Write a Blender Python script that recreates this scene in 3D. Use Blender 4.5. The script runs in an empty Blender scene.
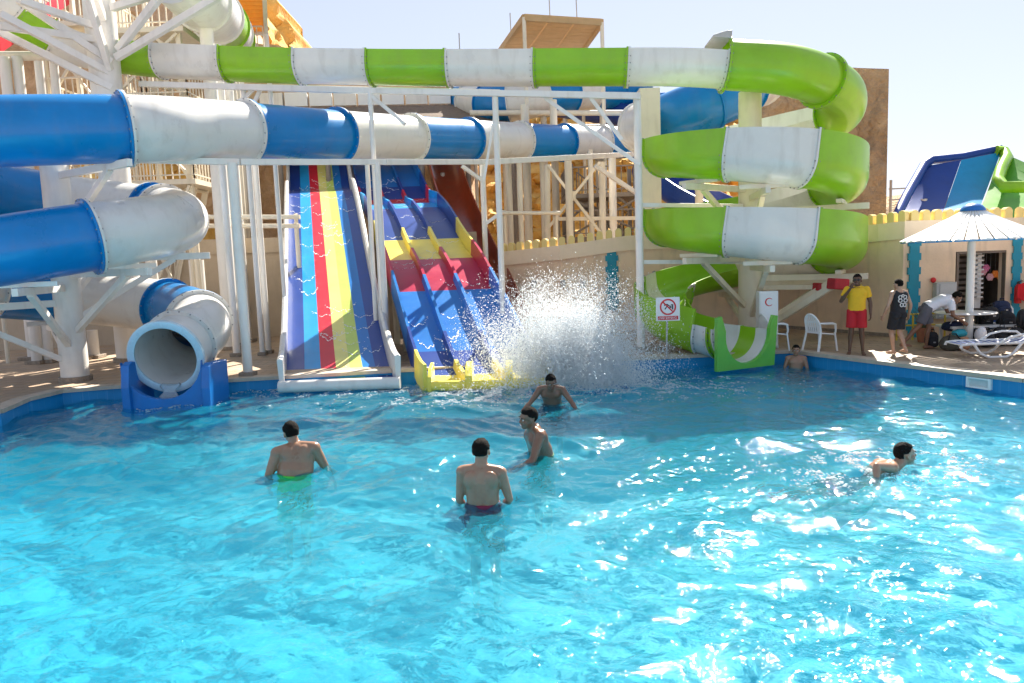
EXPOSURE = 1.53
WAVE_GAIN = 1.25
WATER_T = 0.3
WATER_D = 0.14
import bpy, bmesh, math, random
import numpy as np
from mathutils import Vector, Matrix, Euler, noise
R = math.radians
V = Vector
random.seed(11)
np.random.seed(11)
scene = bpy.context.scene
COL = scene.collection

# ------------------------------------------------------------------ camera
F = 740.0
CAMZ = 2.7
PITCH = math.atan(83.0 / F)
ROLL = math.atan(0.036)
_f = V((0, math.cos(PITCH), -math.sin(PITCH)))
_r0 = V((1, 0, 0))
_u0 = _r0.cross(_f)
_r = _r0 * math.cos(ROLL) - _u0 * math.sin(ROLL)
_u = _u0 * math.cos(ROLL) + _r0 * math.sin(ROLL)
CAM = V((0, 0, CAMZ))
cd = bpy.data.cameras.new('camera')
cam = bpy.data.objects.new('camera', cd)
COL.objects.link(cam)
cam.matrix_world = Matrix(((_r.x, _u.x, -_f.x, 0), (_r.y, _u.y, -_f.y, 0), (_r.z, _u.z, -_f.z, CAMZ), (0, 0, 0, 1)))
cd.sensor_width = 36
cd.lens = 36 * F / 1024
cd.clip_end = 3000
cd.clip_start = 0.05
scene.camera = cam


def ray(px, py):
    return _r * ((px - 512) / F) + _u * ((341.5 - py) / F) + _f


def P(px, py, Y):
    """world point at depth Y that stands at photo position px, py"""
    d = ray(px, py)
    return CAM + d * (Y / d.y)


def G(px, py, z=0.3):
    d = ray(px, py)
    return CAM + d * ((z - CAMZ) / d.z)


# ------------------------------------------------------------------ materials
def new_mat(name):
    m = bpy.data.materials.new(name)
    m.use_nodes = True
    nt = m.node_tree
    return m, nt, nt.nodes['Principled BSDF']


def mat(name, col, rough=0.5, var=0.12, scale=3.0, bump=0.0, bscale=40, coat=0.0, metal=0.0, spec=0.5, dirt=0.0, sss=0.0, trans=0.0):
    m, nt, b = new_mat(name)
    N, L = nt.nodes, nt.links
    tc = N.new('ShaderNodeTexCoord')
    b.inputs['Roughness'].default_value = rough
    b.inputs['Metallic'].default_value = metal
    b.inputs['Specular IOR Level'].default_value = spec
    b.inputs['Coat Weight'].default_value = coat
    b.inputs['Coat Roughness'].default_value = 0.12
    if sss:
        b.inputs['Subsurface Weight'].default_value = sss
        b.inputs['Subsurface Radius'].default_value = (0.02, 0.008, 0.004)
    nz = N.new('ShaderNodeTexNoise')
    nz.inputs['Scale'].default_value = scale
    nz.inputs['Detail'].default_value = 6
    nz.inputs['Roughness'].default_value = 0.65
    L.new(tc.outputs['Object'], nz.inputs['Vector'])
    cr = N.new('ShaderNodeValToRGB')
    c = col
    cr.color_ramp.elements[0].position = 0.3
    cr.color_ramp.elements[1].position = 0.7
    cr.color_ramp.elements[0].color = (c[0] * (1 - var), c[1] * (1 - var), c[2] * (1 - var), 1)
    cr.color_ramp.elements[1].color = (min(1, c[0] * (1 + var)), min(1, c[1] * (1 + var)), min(1, c[2] * (1 + var)), 1)
    L.new(nz.outputs['Fac'], cr.inputs['Fac'])
    out = cr.outputs['Color']
    if dirt:
        n2 = N.new('ShaderNodeTexNoise')
        n2.inputs['Scale'].default_value = 1.7
        n2.inputs['Detail'].default_value = 9
        mp = N.new('ShaderNodeMapping')
        mp.inputs['Scale'].default_value = (2.5, 2.5, 0.5)
        L.new(tc.outputs['Object'], mp.inputs['Vector'])
        L.new(mp.outputs['Vector'], n2.inputs['Vector'])
        r2 = N.new('ShaderNodeMapRange')
        r2.inputs['From Min'].default_value = 0.52
        r2.inputs['From Max'].default_value = 0.75
        r2.inputs['To Max'].default_value = dirt
        L.new(n2.outputs['Fac'], r2.inputs['Value'])
        mx = N.new('ShaderNodeMix')
        mx.data_type = 'RGBA'
        L.new(r2.outputs['Result'], mx.inputs['Factor'])
        L.new(out, mx.inputs['A'])
        mx.inputs['B'].default_value = (0.28, 0.22, 0.16, 1)
        out = mx.outputs['Result']
    L.new(out, b.inputs['Base Color'])
    # uneven gloss
    rr = N.new('ShaderNodeMapRange')
    rr.inputs['To Min'].default_value = max(0.02, rough - 0.08)
    rr.inputs['To Max'].default_value = min(1, rough + 0.12)
    L.new(nz.outputs['Fac'], rr.inputs['Value'])
    L.new(rr.outputs['Result'], b.inputs['Roughness'])
    if bump:
        n3 = N.new('ShaderNodeTexNoise')
        n3.inputs['Scale'].default_value = bscale
        n3.inputs['Detail'].default_value = 4
        L.new(tc.outputs['Object'], n3.inputs['Vector'])
        bp = N.new('ShaderNodeBump')
        bp.inputs['Strength'].default_value = bump
        bp.inputs['Distance'].default_value = 0.02
        L.new(n3.outputs['Fac'], bp.inputs['Height'])
        L.new(bp.outputs['Normal'], b.inputs['Normal'])
    if trans:
        # thin glass-fibre shell lets some light through
        tb = N.new('ShaderNodeBsdfTranslucent')
        L.new(out, tb.inputs['Color'])
        ms = N.new('ShaderNodeMixShader')
        ms.inputs[0].default_value = trans
        L.new(b.outputs['BSDF'], ms.inputs[1])
        L.new(tb.outputs['BSDF'], ms.inputs[2])
        L.new(ms.outputs['Shader'], N['Material Output'].inputs['Surface'])
    return m


# ------------------------------------------------------------------ mesh builder
class MB:
    def __init__(self):
        self.v = []
        self.f = []
        self.m = []
        self.mi = 0

    def add(self, vs, fs):
        o = len(self.v)
        self.v.extend([tuple(p) for p in vs])
        for q in fs:
            self.f.append(tuple(i + o for i in q))
            self.m.append(self.mi)
        return self

    def box(self, c, s, rot=None):
        c = V(c)
        h = V(s) * 0.5
        M = rot if rot is not None else Matrix.Identity(3)
        if not isinstance(M, Matrix):
            M = Euler(M).to_matrix()
        vs = [c + M @ V((sx * h.x, sy * h.y, sz * h.z)) for sx in (-1, 1) for sy in (-1, 1) for sz in (-1, 1)]
        return self.add(vs, [(0, 1, 3, 2), (4, 6, 7, 5), (0, 4, 5, 1), (2, 3, 7, 6), (0, 2, 6, 4), (1, 5, 7, 3)])

    def beam(self, a, b, w, h=None, up=(0, 0, 1)):
        """rectangular bar from a to b"""
        h = h or w
        a, b = V(a), V(b)
        d = b - a
        L = d.length
        d.normalize()
        up = V(up)
        s = d.cross(up)
        if s.length < 1e-3:
            s = d.cross(V((0, 1, 0)))
        s.normalize()
        t = s.cross(d)
        M = Matrix((s, d, t)).transposed()
        return self.box((a + b) * 0.5, (w, L, h), M)

    def cyl(self, a, b, r0, r1=None, n=16, cap=True):
        r1 = r0 if r1 is None else r1
        a, b = V(a), V(b)
        d = (b - a).normalized()
        s = d.cross(V((0, 0, 1)))
        if s.length < 1e-3:
            s = V((1, 0, 0))
        s.normalize()
        t = d.cross(s)
        vs = []
        for p, r in ((a, r0), (b, r1)):
            for i in range(n):
                q = 2 * math.pi * i / n
                vs.append(p + (s * math.cos(q) + t * math.sin(q)) * r)
        fs = [(i, (i + 1) % n, n + (i + 1) % n, n + i) for i in range(n)]
        if cap:
            fs.append(tuple(range(n - 1, -1, -1)))
            fs.append(tuple(range(n, 2 * n)))
        return self.add(vs, fs)

    def rod(self, pts, r, n=8):
        """round bar through points"""
        pts = [V(p) for p in pts]
        vs = []
        prev = None
        for i, p in enumerate(pts):
            d = (pts[min(i + 1, len(pts) - 1)] - pts[max(i - 1, 0)]).normalized()
            s = d.cross(V((0, 0, 1))) if prev is None else prev - d * prev.dot(d)
            if s.length < 1e-3:
                s = d.cross(V((0, 1, 0)))
            s.normalize()
            prev = s
            t = d.cross(s)
            rr = r[i] if isinstance(r, (list, tuple)) else r
            for k in range(n):
                q = 2 * math.pi * k / n
                vs.append(p + (s * math.cos(q) + t * math.sin(q)) * rr)
        fs = []
        for i in range(len(pts) - 1):
            for k in range(n):
                fs.append((i * n + k, i * n + (k + 1) % n, (i + 1) * n + (k + 1) % n, (i + 1) * n + k))
        fs.append(tuple(range(n - 1, -1, -1)))
        fs.append(tuple(range((len(pts) - 1) * n, len(pts) * n)))
        return self.add(vs, fs)

    def ball(self, c, r, M=None, nu=14, nv=9):
        c = V(c)
        r = V(r) if not isinstance(r, (int, float)) else V((r, r, r))
        vs = [V((0, 0, 1))]
        for j in range(1, nv):
            a = math.pi * j / nv
            for i in range(nu):
                b = 2 * math.pi * i / nu
                vs.append(V((math.sin(a) * math.cos(b), math.sin(a) * math.sin(b), math.cos(a))))
        vs.append(V((0, 0, -1)))
        if M is None:
            M = Matrix.Identity(3)
        vs = [c + M @ V((p.x * r.x, p.y * r.y, p.z * r.z)) for p in vs]
        fs = [(0, 1 + i, 1 + (i + 1) % nu) for i in range(nu)]
        for j in range(nv - 2):
            for i in range(nu):
                a = 1 + j * nu
                fs.append((a + i, a + nu + i, a + nu + (i + 1) % nu, a + (i + 1) % nu))
        l = len(vs) - 1
        a = 1 + (nv - 2) * nu
        fs += [(a + (i + 1) % nu, a + i, l) for i in range(nu)]
        return self.add(vs, fs)

    def lathe(self, c, prof, n=24, cap=False):
        c = V(c)
        vs = []
        for (r, z) in prof:
            for i in range(n):
                q = 2 * math.pi * i / n
                vs.append(c + V((r * math.cos(q), r * math.sin(q), z)))
        fs = []
        for j in range(len(prof) - 1):
            for i in range(n):
                fs.append((j * n + i, j * n + (i + 1) % n, (j + 1) * n + (i + 1) % n, (j + 1) * n + i))
        if cap:
            fs.append(tuple(range(n - 1, -1, -1)))
            fs.append(tuple(range((len(prof) - 1) * n, len(prof) * n)))
        return self.add(vs, fs)

    def prism(self, poly, ext):
        """polygon (3D points) pushed along ext"""
        n = len(poly)
        e = V(ext)
        vs = [V(p) for p in poly] + [V(p) + e for p in poly]
        fs = [tuple(range(n - 1, -1, -1)), tuple(range(n, 2 * n))]
        fs += [(i, (i + 1) % n, n + (i + 1) % n, n + i) for i in range(n)]
        return self.add(vs, fs)

    def loft(self, rings, closed=True, cap=False):
        n = len(rings[0])
        vs = [p for r in rings for p in r]
        fs = []
        for j in range(len(rings) - 1):
            for i in range(n if closed else n - 1):
                fs.append((j * n + i, j * n + (i + 1) % n, (j + 1) * n + (i + 1) % n, (j + 1) * n + i))
        if cap:
            fs.append(tuple(range(n - 1, -1, -1)))
            fs.append(tuple(range((len(rings) - 1) * n, len(rings) * n)))
        return self.add(vs, fs)

    def build(self, name, mats, parent=None, smooth=False, bevel=0.0, fixn=True):
        off = V((0, 0, 0))
        if parent is not None:
            p = parent
            while p is not None:
                off += p.location
                p = p.parent
        me = bpy.data.meshes.new(name)
        me.from_pydata([(p[0] - off.x, p[1] - off.y, p[2] - off.z) for p in self.v], [], self.f)
        if not isinstance(mats, (list, tuple)):
            mats = [mats]
        for m in mats:
            me.materials.append(m)
        if len(mats) > 1:
            me.polygons.foreach_set('material_index', self.m)
        if fixn or bevel:
            bm = bmesh.new()
            bm.from_mesh(me)
            if fixn:
                bmesh.ops.recalc_face_normals(bm, faces=bm.faces)
            if bevel:
                es = [e for e in bm.edges if len(e.link_faces) == 2 and e.calc_face_angle(0) > 0.6]
                bmesh.ops.bevel(bm, geom=es, offset=bevel, segments=2, profile=0.5, affect='EDGES', clamp_overlap=True)
            bm.to_mesh(me)
            bm.free()
        o = bpy.data.objects.new(name, me)
        COL.objects.link(o)
        o.parent = parent
        if smooth:
            me.polygons.foreach_set('use_smooth', [True] * len(me.polygons))
            if smooth == 'auto':
                me.set_sharp_from_angle(angle=R(38))
        return o


def tag(o, label=None, cat=None, group=None, kind=None):
    if label:
        o['label'] = label
    if cat:
        o['category'] = cat
    if group:
        o['group'] = group
    if kind:
        o['kind'] = kind
    return o


def thing(name, label, cat, loc=(0, 0, 0), group=None, rz=0):
    o = bpy.data.objects.new(name, None)
    COL.objects.link(o)
    o.location = loc
    o.rotation_euler = (0, 0, rz)
    o.empty_display_size = 0.2
    return tag(o, label, cat, group)


def kids(o):
    return [c for c in bpy.data.objects if c.parent == o]


def dup(o, loc=None, rz=None, label=None, parent=None, scale=None):
    c = o.copy()
    COL.objects.link(c)
    if parent is not None:
        c.parent = parent
    for ch in list(o.children):
        dup(ch, parent=c)
    if loc is not None:
        c.location = loc
    if rz is not None:
        c.rotation_euler = (0, 0, rz)
    if label:
        c['label'] = label
    if scale:
        c.scale = (scale,) * 3 if isinstance(scale, (int, float)) else scale
    return c


def text_mesh(txt, name, m, parent, M, size, depth=0.004):
    """lettering as a thin mesh; M maps text plane to the parent's frame"""
    cu = bpy.data.curves.new(name, 'FONT')
    cu.body = txt
    cu.size = size
    cu.align_x = 'CENTER'
    cu.align_y = 'CENTER'
    cu.extrude = depth
    t = bpy.data.objects.new('tmp', cu)
    COL.objects.link(t)
    bpy.context.view_layer.update()
    dg = bpy.context.evaluated_depsgraph_get()
    me = bpy.data.meshes.new_from_object(t.evaluated_get(dg))
    bpy.data.objects.remove(t)
    bpy.data.curves.remove(cu)
    me.transform(M)
    me.materials.clear()
    me.materials.append(m)
    me.name = name
    o = bpy.data.objects.new(name, me)
    COL.objects.link(o)
    o.parent = parent
    return o


# ------------------------------------------------------------------ palette
WHITE_FG = mat('white_fibreglass', (0.76, 0.75, 0.72), 0.28, 0.05, 1.2, coat=0.15, dirt=0.22, trans=0.12)
BLUE_FG = mat('blue_fibreglass', (0.001, 0.19, 0.50), 0.28, 0.10, 1.2, coat=0.12, spec=0.35, dirt=0.08)
GREEN_FG = mat('lime_fibreglass', (0.29, 0.56, 0.02), 0.3, 0.10, 1.2, coat=0.15, dirt=0.10, trans=0.15)
STEEL_W = mat('white_painted_steel', (0.78, 0.75, 0.70), 0.4, 0.05, 2.0, dirt=0.22)
STEEL_C = mat('cream_painted_steel', (0.74, 0.67, 0.54), 0.45, 0.05, 2.0, dirt=0.2)
STEEL_G = mat('grey_steel', (0.42, 0.41, 0.40), 0.5, 0.1, 4.0, dirt=0.2)
BOLT = mat('bolt_steel', (0.25, 0.25, 0.26), 0.4, 0.1)
PLASTIC_W = mat('white_plastic', (0.80, 0.80, 0.79), 0.35, 0.03)
CONC = mat('stone_plinth', (0.30, 0.25, 0.20), 0.85, 0.3, 14, bump=0.5, bscale=30)
BLACK_CL = mat('black_cloth', (0.018, 0.018, 0.022), 0.85, 0.3, 20, bump=0.3, bscale=60)
# ================================================================== setting
DECK = 0.30
SUN_EL, SUN_AZ = R(43), R(22)          # azimuth measured from straight ahead towards the right
sun_dir = V((math.sin(SUN_AZ) * math.cos(SUN_EL), math.cos(SUN_AZ) * math.cos(SUN_EL), math.sin(SUN_EL)))
w = bpy.data.worlds.new('World')
scene.world = w
w.use_nodes = True
nt = w.node_tree
sky = nt.nodes.new('ShaderNodeTexSky')
sky.sky_type = 'NISHITA'
sky.sun_disc = False
sky.sun_elevation = SUN_EL
sky.sun_rotation = SUN_AZ
sky.altitude = 0
sky.air_density = 1.0
sky.dust_density = 0.15
sky.ozone_density = 3.0
gm = nt.nodes.new('ShaderNodeGamma'); gm.inputs['Gamma'].default_value = 0.42      # hazy air evens the sky out
nt.links.new(sky.outputs['Color'], gm.inputs['Color'])
hs = nt.nodes.new('ShaderNodeHueSaturation'); hs.inputs['Saturation'].default_value = 0.75
nt.links.new(gm.outputs['Color'], hs.inputs['Color'])
tn = nt.nodes.new('ShaderNodeMix'); tn.data_type = 'RGBA'; tn.blend_type = 'MULTIPLY'; tn.inputs['Factor'].default_value = 1
tn.inputs['B'].default_value = (1.0, 0.985, 1.06, 1)
nt.links.new(hs.outputs['Color'], tn.inputs['A'])
nt.links.new(tn.outputs['Result'], nt.nodes['Background'].inputs['Color'])
nt.nodes['Background'].inputs['Strength'].default_value = 0.15
ld = bpy.data.lights.new('sun', 'SUN')
ld.energy = 5.0
ld.angle = R(0.53)
ld.color = (1.0, 0.93, 0.82)
sun = bpy.data.objects.new('sun', ld)
COL.objects.link(sun)
sun.rotation_euler = (-sun_dir).to_track_quat('-Z', 'Y').to_euler()
scene.view_settings.view_transform = 'Standard'
scene.view_settings.look = 'None'
scene.view_settings.gamma = 1
scene.view_settings.exposure = EXPOSURE
scene.view_settings.use_curve_mapping = False
ld.cycles.is_caustics_light = True

cy = scene.cycles
cy.use_denoising = True
cy.denoiser = 'OPENIMAGEDENOISE'
cy.max_bounces = 10
cy.transparent_max_bounces = 16
cy.transmission_bounces = 8
cy.glossy_bounces = 5
cy.diffuse_bounces = 4
cy.caustics_reflective = False
cy.caustics_refractive = True
cy.sample_clamp_indirect = 6.0
cy.use_adaptive_sampling = True
cy.adaptive_threshold = 0.02

# pool outline (deck level), clockwise from near left
g = lambda x, y: (G(x, y).x, G(x, y).y)
POOL = [(-12.5, 2.2), (-12.5, 9.8), g(0, 410), g(28, 398), g(62, 390), g(112, 386),
        g(400, 369.5), g(650, 357), g(790, 350.5), g(1024, 379), (13.5, 8.2), (13.5, 2.2)]
pl = MB()
n = len(POOL)
# basin: floor + walls with a blue painted finish
FLOORZ = -1.35
basin = MB()
basin.add([(x, y, FLOORZ) for x, y in POOL], [tuple(range(n))])
basin.mi = 1
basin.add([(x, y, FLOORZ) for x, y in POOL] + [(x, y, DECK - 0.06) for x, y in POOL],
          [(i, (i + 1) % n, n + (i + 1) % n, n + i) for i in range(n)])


def pool_mat(name, c1, c2, tile):
    m, nt, b = new_mat(name)
    N, L = nt.nodes, nt.links
    tc = N.new('ShaderNodeTexCoord')
    br = N.new('ShaderNodeTexBrick')
    br.offset = 0.0
    br.inputs['Scale'].default_value = 1.0
    br.inputs['Brick Width'].default_value = tile
    br.inputs['Row Height'].default_value = tile
    br.inputs['Mortar Size'].default_value = tile * 0.03
    br.inputs['Color1'].default_value = (*c1, 1)
    br.inputs['Color2'].default_value = (*c2, 1)
    br.inputs['Mortar'].default_value = (c1[0] * 1.1 + .02, c1[1] * 1.05 + .02, c1[2] * 1.02 + .02, 1)
    L.new(tc.outputs['Object'], br.inputs['Vector'])
    nz = N.new('ShaderNodeTexNoise')
    nz.inputs['Scale'].default_value = 0.8
    nz.inputs['Detail'].default_value = 5
    L.new(tc.outputs['Object'], nz.inputs['Vector'])
    mx = N.new('ShaderNodeMix')
    mx.data_type = 'RGBA'
    mx.blend_type = 'MULTIPLY'
    mx.inputs['Factor'].default_value = 0.35
    L.new(br.outputs['Color'], mx.inputs['A'])
    L.new(nz.outputs['Color'], mx.inputs['B'])
    hs = N.new('ShaderNodeHueSaturation')
    hs.inputs['Value'].default_value = 1.2
    L.new(br.outputs['Color'], hs.inputs['Color'])
    L.new(hs.outputs['Color'], b.inputs['Base Color'])
    b.inputs['Roughness'].default_value = 0.5
    return m


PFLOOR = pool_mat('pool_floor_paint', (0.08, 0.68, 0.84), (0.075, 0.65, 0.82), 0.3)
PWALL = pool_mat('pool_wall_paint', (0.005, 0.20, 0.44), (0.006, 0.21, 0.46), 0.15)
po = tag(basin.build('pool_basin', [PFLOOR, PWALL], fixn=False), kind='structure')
po.cycles.is_caustics_receiver = True
# floor normal must face up
bm = bmesh.new(); bm.from_mesh(po.data)
bmesh.ops.recalc_face_normals(bm, faces=bm.faces)
for f in bm.faces:
    if len(f.verts) > 4 and f.normal.z < 0:
        bmesh.ops.reverse_faces(bm, faces=bm.faces); break
bm.to_mesh(po.data); bm.free()


# water surface: sum of many small wave trains
def inside(x, y, poly):
    c = np.zeros(x.shape, bool)
    j = len(poly) - 1
    for i in range(len(poly)):
        xi, yi = poly[i]
        xj, yj = poly[j]
        c ^= ((yi > y) != (yj > y)) & (x < (xj - xi) * (y - yi) / (yj - yi + 1e-12) + xi)
        j = i
    return c


cx0 = sum(p[0] for p in POOL) / n
cy0 = sum(p[1] for p in POOL) / n
POOLX = []
for x, y in POOL:                      # slightly past the basin wall so the rim is buried in it
    d = math.hypot(x - cx0, y - cy0)
    POOLX.append((x + (x - cx0) / d * 0.18, y + (y - cy0) / d * 0.18))
rng = np.random.RandomState(5)
WAVES = []
for i in range(170):
    lam = math.exp(rng.uniform(math.log(0.11), math.log(2.4)))
    th = rng.normal(R(70), R(60)) if i % 3 else rng.uniform(0, 2 * math.pi)
    slope = 0.017 * (0.85 if lam > 0.5 else 1.1) * rng.uniform(0.5, 1.4) * WAVE_GAIN
    k = 2 * math.pi / lam
    WAVES.append((k * math.cos(th), k * math.sin(th), rng.uniform(0, 6.28), slope / k))


def wave_h(x, y):
    # gentle domain warp keeps crests from running dead straight
    xx = x + 0.28 * np.sin(0.9 * y + 1.3) + 0.12 * np.sin(2.3 * y - 0.8 * x)
    yy = y + 0.28 * np.sin(1.1 * x + 0.4) + 0.12 * np.sin(2.1 * x + 1.1 * y)
    h = np.zeros_like(x)
    for kx, ky, p, a in WAVES:
        h += a * np.cos(kx * xx + ky * yy + p)
    # rougher water round the splash and under the outlets
    for (sx, sy, rad, amp) in SPLASHES:
        d = np.hypot(x - sx, y - sy)
        h += amp * np.exp(-(d / rad) ** 2) * np.cos(d * 9.0 + 2 * np.sin(3 * np.arctan2(y - sy, x - sx)))
    return h


pS = P(570, 385, 15.2)
SPLASHES = [(pS.x, pS.y, 2.2, 0.05), (G(484, 502, 0).x, G(484, 502, 0).y, 0.9, 0.022), (G(292, 472, 0).x, G(292, 472, 0).y, 0.9, 0.022),
            (G(895, 475, 0).x, G(895, 475, 0).y, 1.0, 0.035), (G(545, 452, 0).x, G(545, 452, 0).y, 0.9, 0.022),
            (G(175, 402, 0).x, G(175, 402, 0).y, 0.7, 0.03), (G(745, 362, 0).x, G(745, 362, 0).y, 0.6, 0.03)]
ys = [2.0]
while ys[-1] < 18.2:
    ys.append(ys[-1] + 0.028)
ys = np.array(ys)
xs = np.arange(-13, 14.0, 0.032)
X, Y = np.meshgrid(xs, ys)
Z = wave_h(X, Y)
ins = inside(X, Y, POOLX)
# only where the frame (with a margin) can see
vis = (np.abs(X) < Y * 0.80 + 1.2)
keep = ins & vis
nx = len(xs)
idx = -np.ones(X.shape, int)
kv = keep.copy()
fm = keep[:-1, :-1] & keep[1:, :-1] & keep[:-1, 1:] & keep[1:, 1:]
usev = np.zeros(X.shape, bool)
usev[:-1, :-1] |= fm; usev[1:, :-1] |= fm; usev[:-1, 1:] |= fm; usev[1:, 1:] |= fm
idx[usev] = np.arange(usev.sum())
verts = np.stack([X[usev], Y[usev], Z[usev]], 1)
a = idx[:-1, :-1][fm]; b_ = idx[:-1, 1:][fm]; c_ = idx[1:, 1:][fm]; d_ = idx[1:, :-1][fm]
faces = np.stack([a, b_, c_, d_], 1)
me = bpy.data.meshes.new('pool_water')
me.from_pydata(verts.tolist(), [], faces.tolist())
me.polygons.foreach_set('use_smooth', [True] * len(me.polygons))
water = bpy.data.objects.new('pool_water', me)
COL.objects.link(water)
tag(water, kind='structure')
water.cycles.is_caustics_caster = True
m, nt, b = new_mat('pool_water')
N, L = nt.nodes, nt.links
N.remove(b)
tc = N.new('ShaderNodeTexCoord')
n1 = N.new('ShaderNodeTexNoise'); n1.inputs['Scale'].default_value = 7.0; n1.inputs['Detail'].default_value = 3; n1.inputs['Distortion'].default_value = 0.6
L.new(tc.outputs['Object'], n1.inputs['Vector'])
bp = N.new('ShaderNodeBump'); bp.inputs['Strength'].default_value = 0.7; bp.inputs['Distance'].default_value = 0.025
L.new(n1.outputs['Fac'], bp.inputs['Height'])
gl = N.new('ShaderNodeBsdfGlossy'); gl.inputs['Roughness'].default_value = 0.028
gl.inputs['Color'].default_value = (1, 1, 1, 1)
n2 = N.new('ShaderNodeTexNoise'); n2.inputs['Scale'].default_value = 20.0; n2.inputs['Detail'].default_value = 3
L.new(tc.outputs['Object'], n2.inputs['Vector'])
bp2 = N.new('ShaderNodeBump'); bp2.inputs['Strength'].default_value = 0.3; bp2.inputs['Distance'].default_value = 0.022
L.new(n2.outputs['Fac'], bp2.inputs['Height']); L.new(bp.outputs['Normal'], bp2.inputs['Normal'])
L.new(bp2.outputs['Normal'], gl.inputs['Normal'])
rf = N.new('ShaderNodeBsdfRefraction'); rf.inputs['IOR'].default_value = 1.333; rf.inputs['Roughness'].default_value = 0.0
rf.inputs['Color'].default_value = (0.86, 0.985, 0.995, 1)
L.new(bp.outputs['Normal'], rf.inputs['Normal'])
tr = N.new('ShaderNodeBsdfTransparent'); tr.inputs['Color'].default_value = (0.86, 0.985, 0.995, 1)
mt = N.new('ShaderNodeMixShader'); mt.inputs[0].default_value = WATER_T
L.new(rf.outputs['BSDF'], mt.inputs[1]); L.new(tr.outputs['BSDF'], mt.inputs[2])
# slightly milky, chlorinated and full of fine bubbles: part of the light scatters at once
df = N.new('ShaderNodeBsdfDiffuse'); df.inputs['Color'].default_value = (0.02, 0.55, 0.75, 1)
L.new(bp.outputs['Normal'], df.inputs['Normal'])
md = N.new('ShaderNodeMixShader'); md.inputs[0].default_value = WATER_D
L.new(mt.outputs['Shader'], md.inputs[1]); L.new(df.outputs['BSDF'], md.inputs[2])
fr = N.new('ShaderNodeFresnel'); fr.inputs['IOR'].default_value = 1.333
L.new(bp.outputs['Normal'], fr.inputs['Normal'])
mf = N.new('ShaderNodeMixShader')
L.new(fr.outputs['Fac'], mf.inputs[0]); L.new(md.outputs['Shader'], mf.inputs[1]); L.new(gl.outputs['BSDF'], mf.inputs[2])
L.new(mf.outputs['Shader'], N['Material Output'].inputs['Surface'])
me.materials.append(m)

# deck / ground: one sheet with the pool cut out
bm = bmesh.new()
outer = [(-700, -40), (700, -40), (700, 1200), (-700, 1200)]
def ring(pts, z):
    vs = [bm.verts.new((x, y, z)) for x, y in pts]
    return [bm.edges.new((vs[i], vs[(i + 1) % len(vs)])) for i in range(len(vs))], vs
eo, _ = ring(outer, DECK)
ei, vi = ring(POOL, DECK)
bmesh.ops.triangle_fill(bm, edges=eo + ei, use_beauty=True)
me = bpy.data.meshes.new('pool_deck')
bmesh.ops.recalc_face_normals(bm, faces=bm.faces)
if sum(f.normal.z for f in bm.faces) < 0:
    bmesh.ops.reverse_faces(bm, faces=bm.faces)
bm.to_mesh(me); bm.free()
m, nt, b = new_mat('deck_stone')
N, L = nt.nodes, nt.links
tc = N.new('ShaderNodeTexCoord')
mp = N.new('ShaderNodeMapping'); mp.inputs['Rotation'].default_value = (0, 0, R(6))
L.new(tc.outputs['Object'], mp.inputs['Vector'])
br = N.new('ShaderNodeTexBrick')
br.inputs['Scale'].default_value = 1.0; br.inputs['Brick Width'].default_value = 0.6; br.inputs['Row Height'].default_value = 0.35
br.inputs['Mortar Size'].default_value = 0.012
br.inputs['Color1'].default_value = (0.52, 0.40, 0.29, 1); br.inputs['Color2'].default_value = (0.43, 0.33, 0.24, 1)
br.inputs['Mortar'].default_value = (0.26, 0.20, 0.15, 1)
L.new(mp.outputs['Vector'], br.inputs['Vector'])
nz = N.new('ShaderNodeTexNoise'); nz.inputs['Scale'].default_value = 1.4; nz.inputs['Detail'].default_value = 8; nz.inputs['Roughness'].default_value = 0.7
L.new(tc.outputs['Object'], nz.inputs['Vector'])
rp = N.new('ShaderNodeValToRGB')
rp.color_ramp.elements[0].position = 0.3; rp.color_ramp.elements[0].color = (0.62, 0.58, 0.55, 1)
rp.color_ramp.elements[1].position = 0.68; rp.color_ramp.elements[1].color = (1.12, 1.08, 1.02, 1)
L.new(nz.outputs['Fac'], rp.inputs['Fac'])
mx = N.new('ShaderNodeMix'); mx.data_type = 'RGBA'; mx.blend_type = 'MULTIPLY'; mx.inputs['Factor'].default_value = 1
L.new(br.outputs['Color'], mx.inputs['A']); L.new(rp.outputs['Color'], mx.inputs['B'])
L.new(mx.outputs['Result'], b.inputs['Base Color'])
rr = N.new('ShaderNodeMapRange'); rr.inputs['From Min'].default_value = 0.4; rr.inputs['From Max'].default_value = 0.65
rr.inputs['To Min'].default_value = 0.45; rr.inputs['To Max'].default_value = 0.9
L.new(nz.outputs['Fac'], rr.inputs['Value']); L.new(rr.outputs['Result'], b.inputs['Roughness'])
bpn = N.new('ShaderNodeBump'); bpn.inputs['Strength'].default_value = 0.4; bpn.inputs['Distance'].default_value = 0.01
L.new(br.outputs['Fac'], bpn.inputs['Height']); bpn.invert = True
L.new(bpn.outputs['Normal'], b.inputs['Normal'])
DECKM = m
me.materials.append(m)
deck = bpy.data.objects.new('pool_deck', me)
COL.objects.link(deck)
tag(deck, kind='structure')
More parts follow.
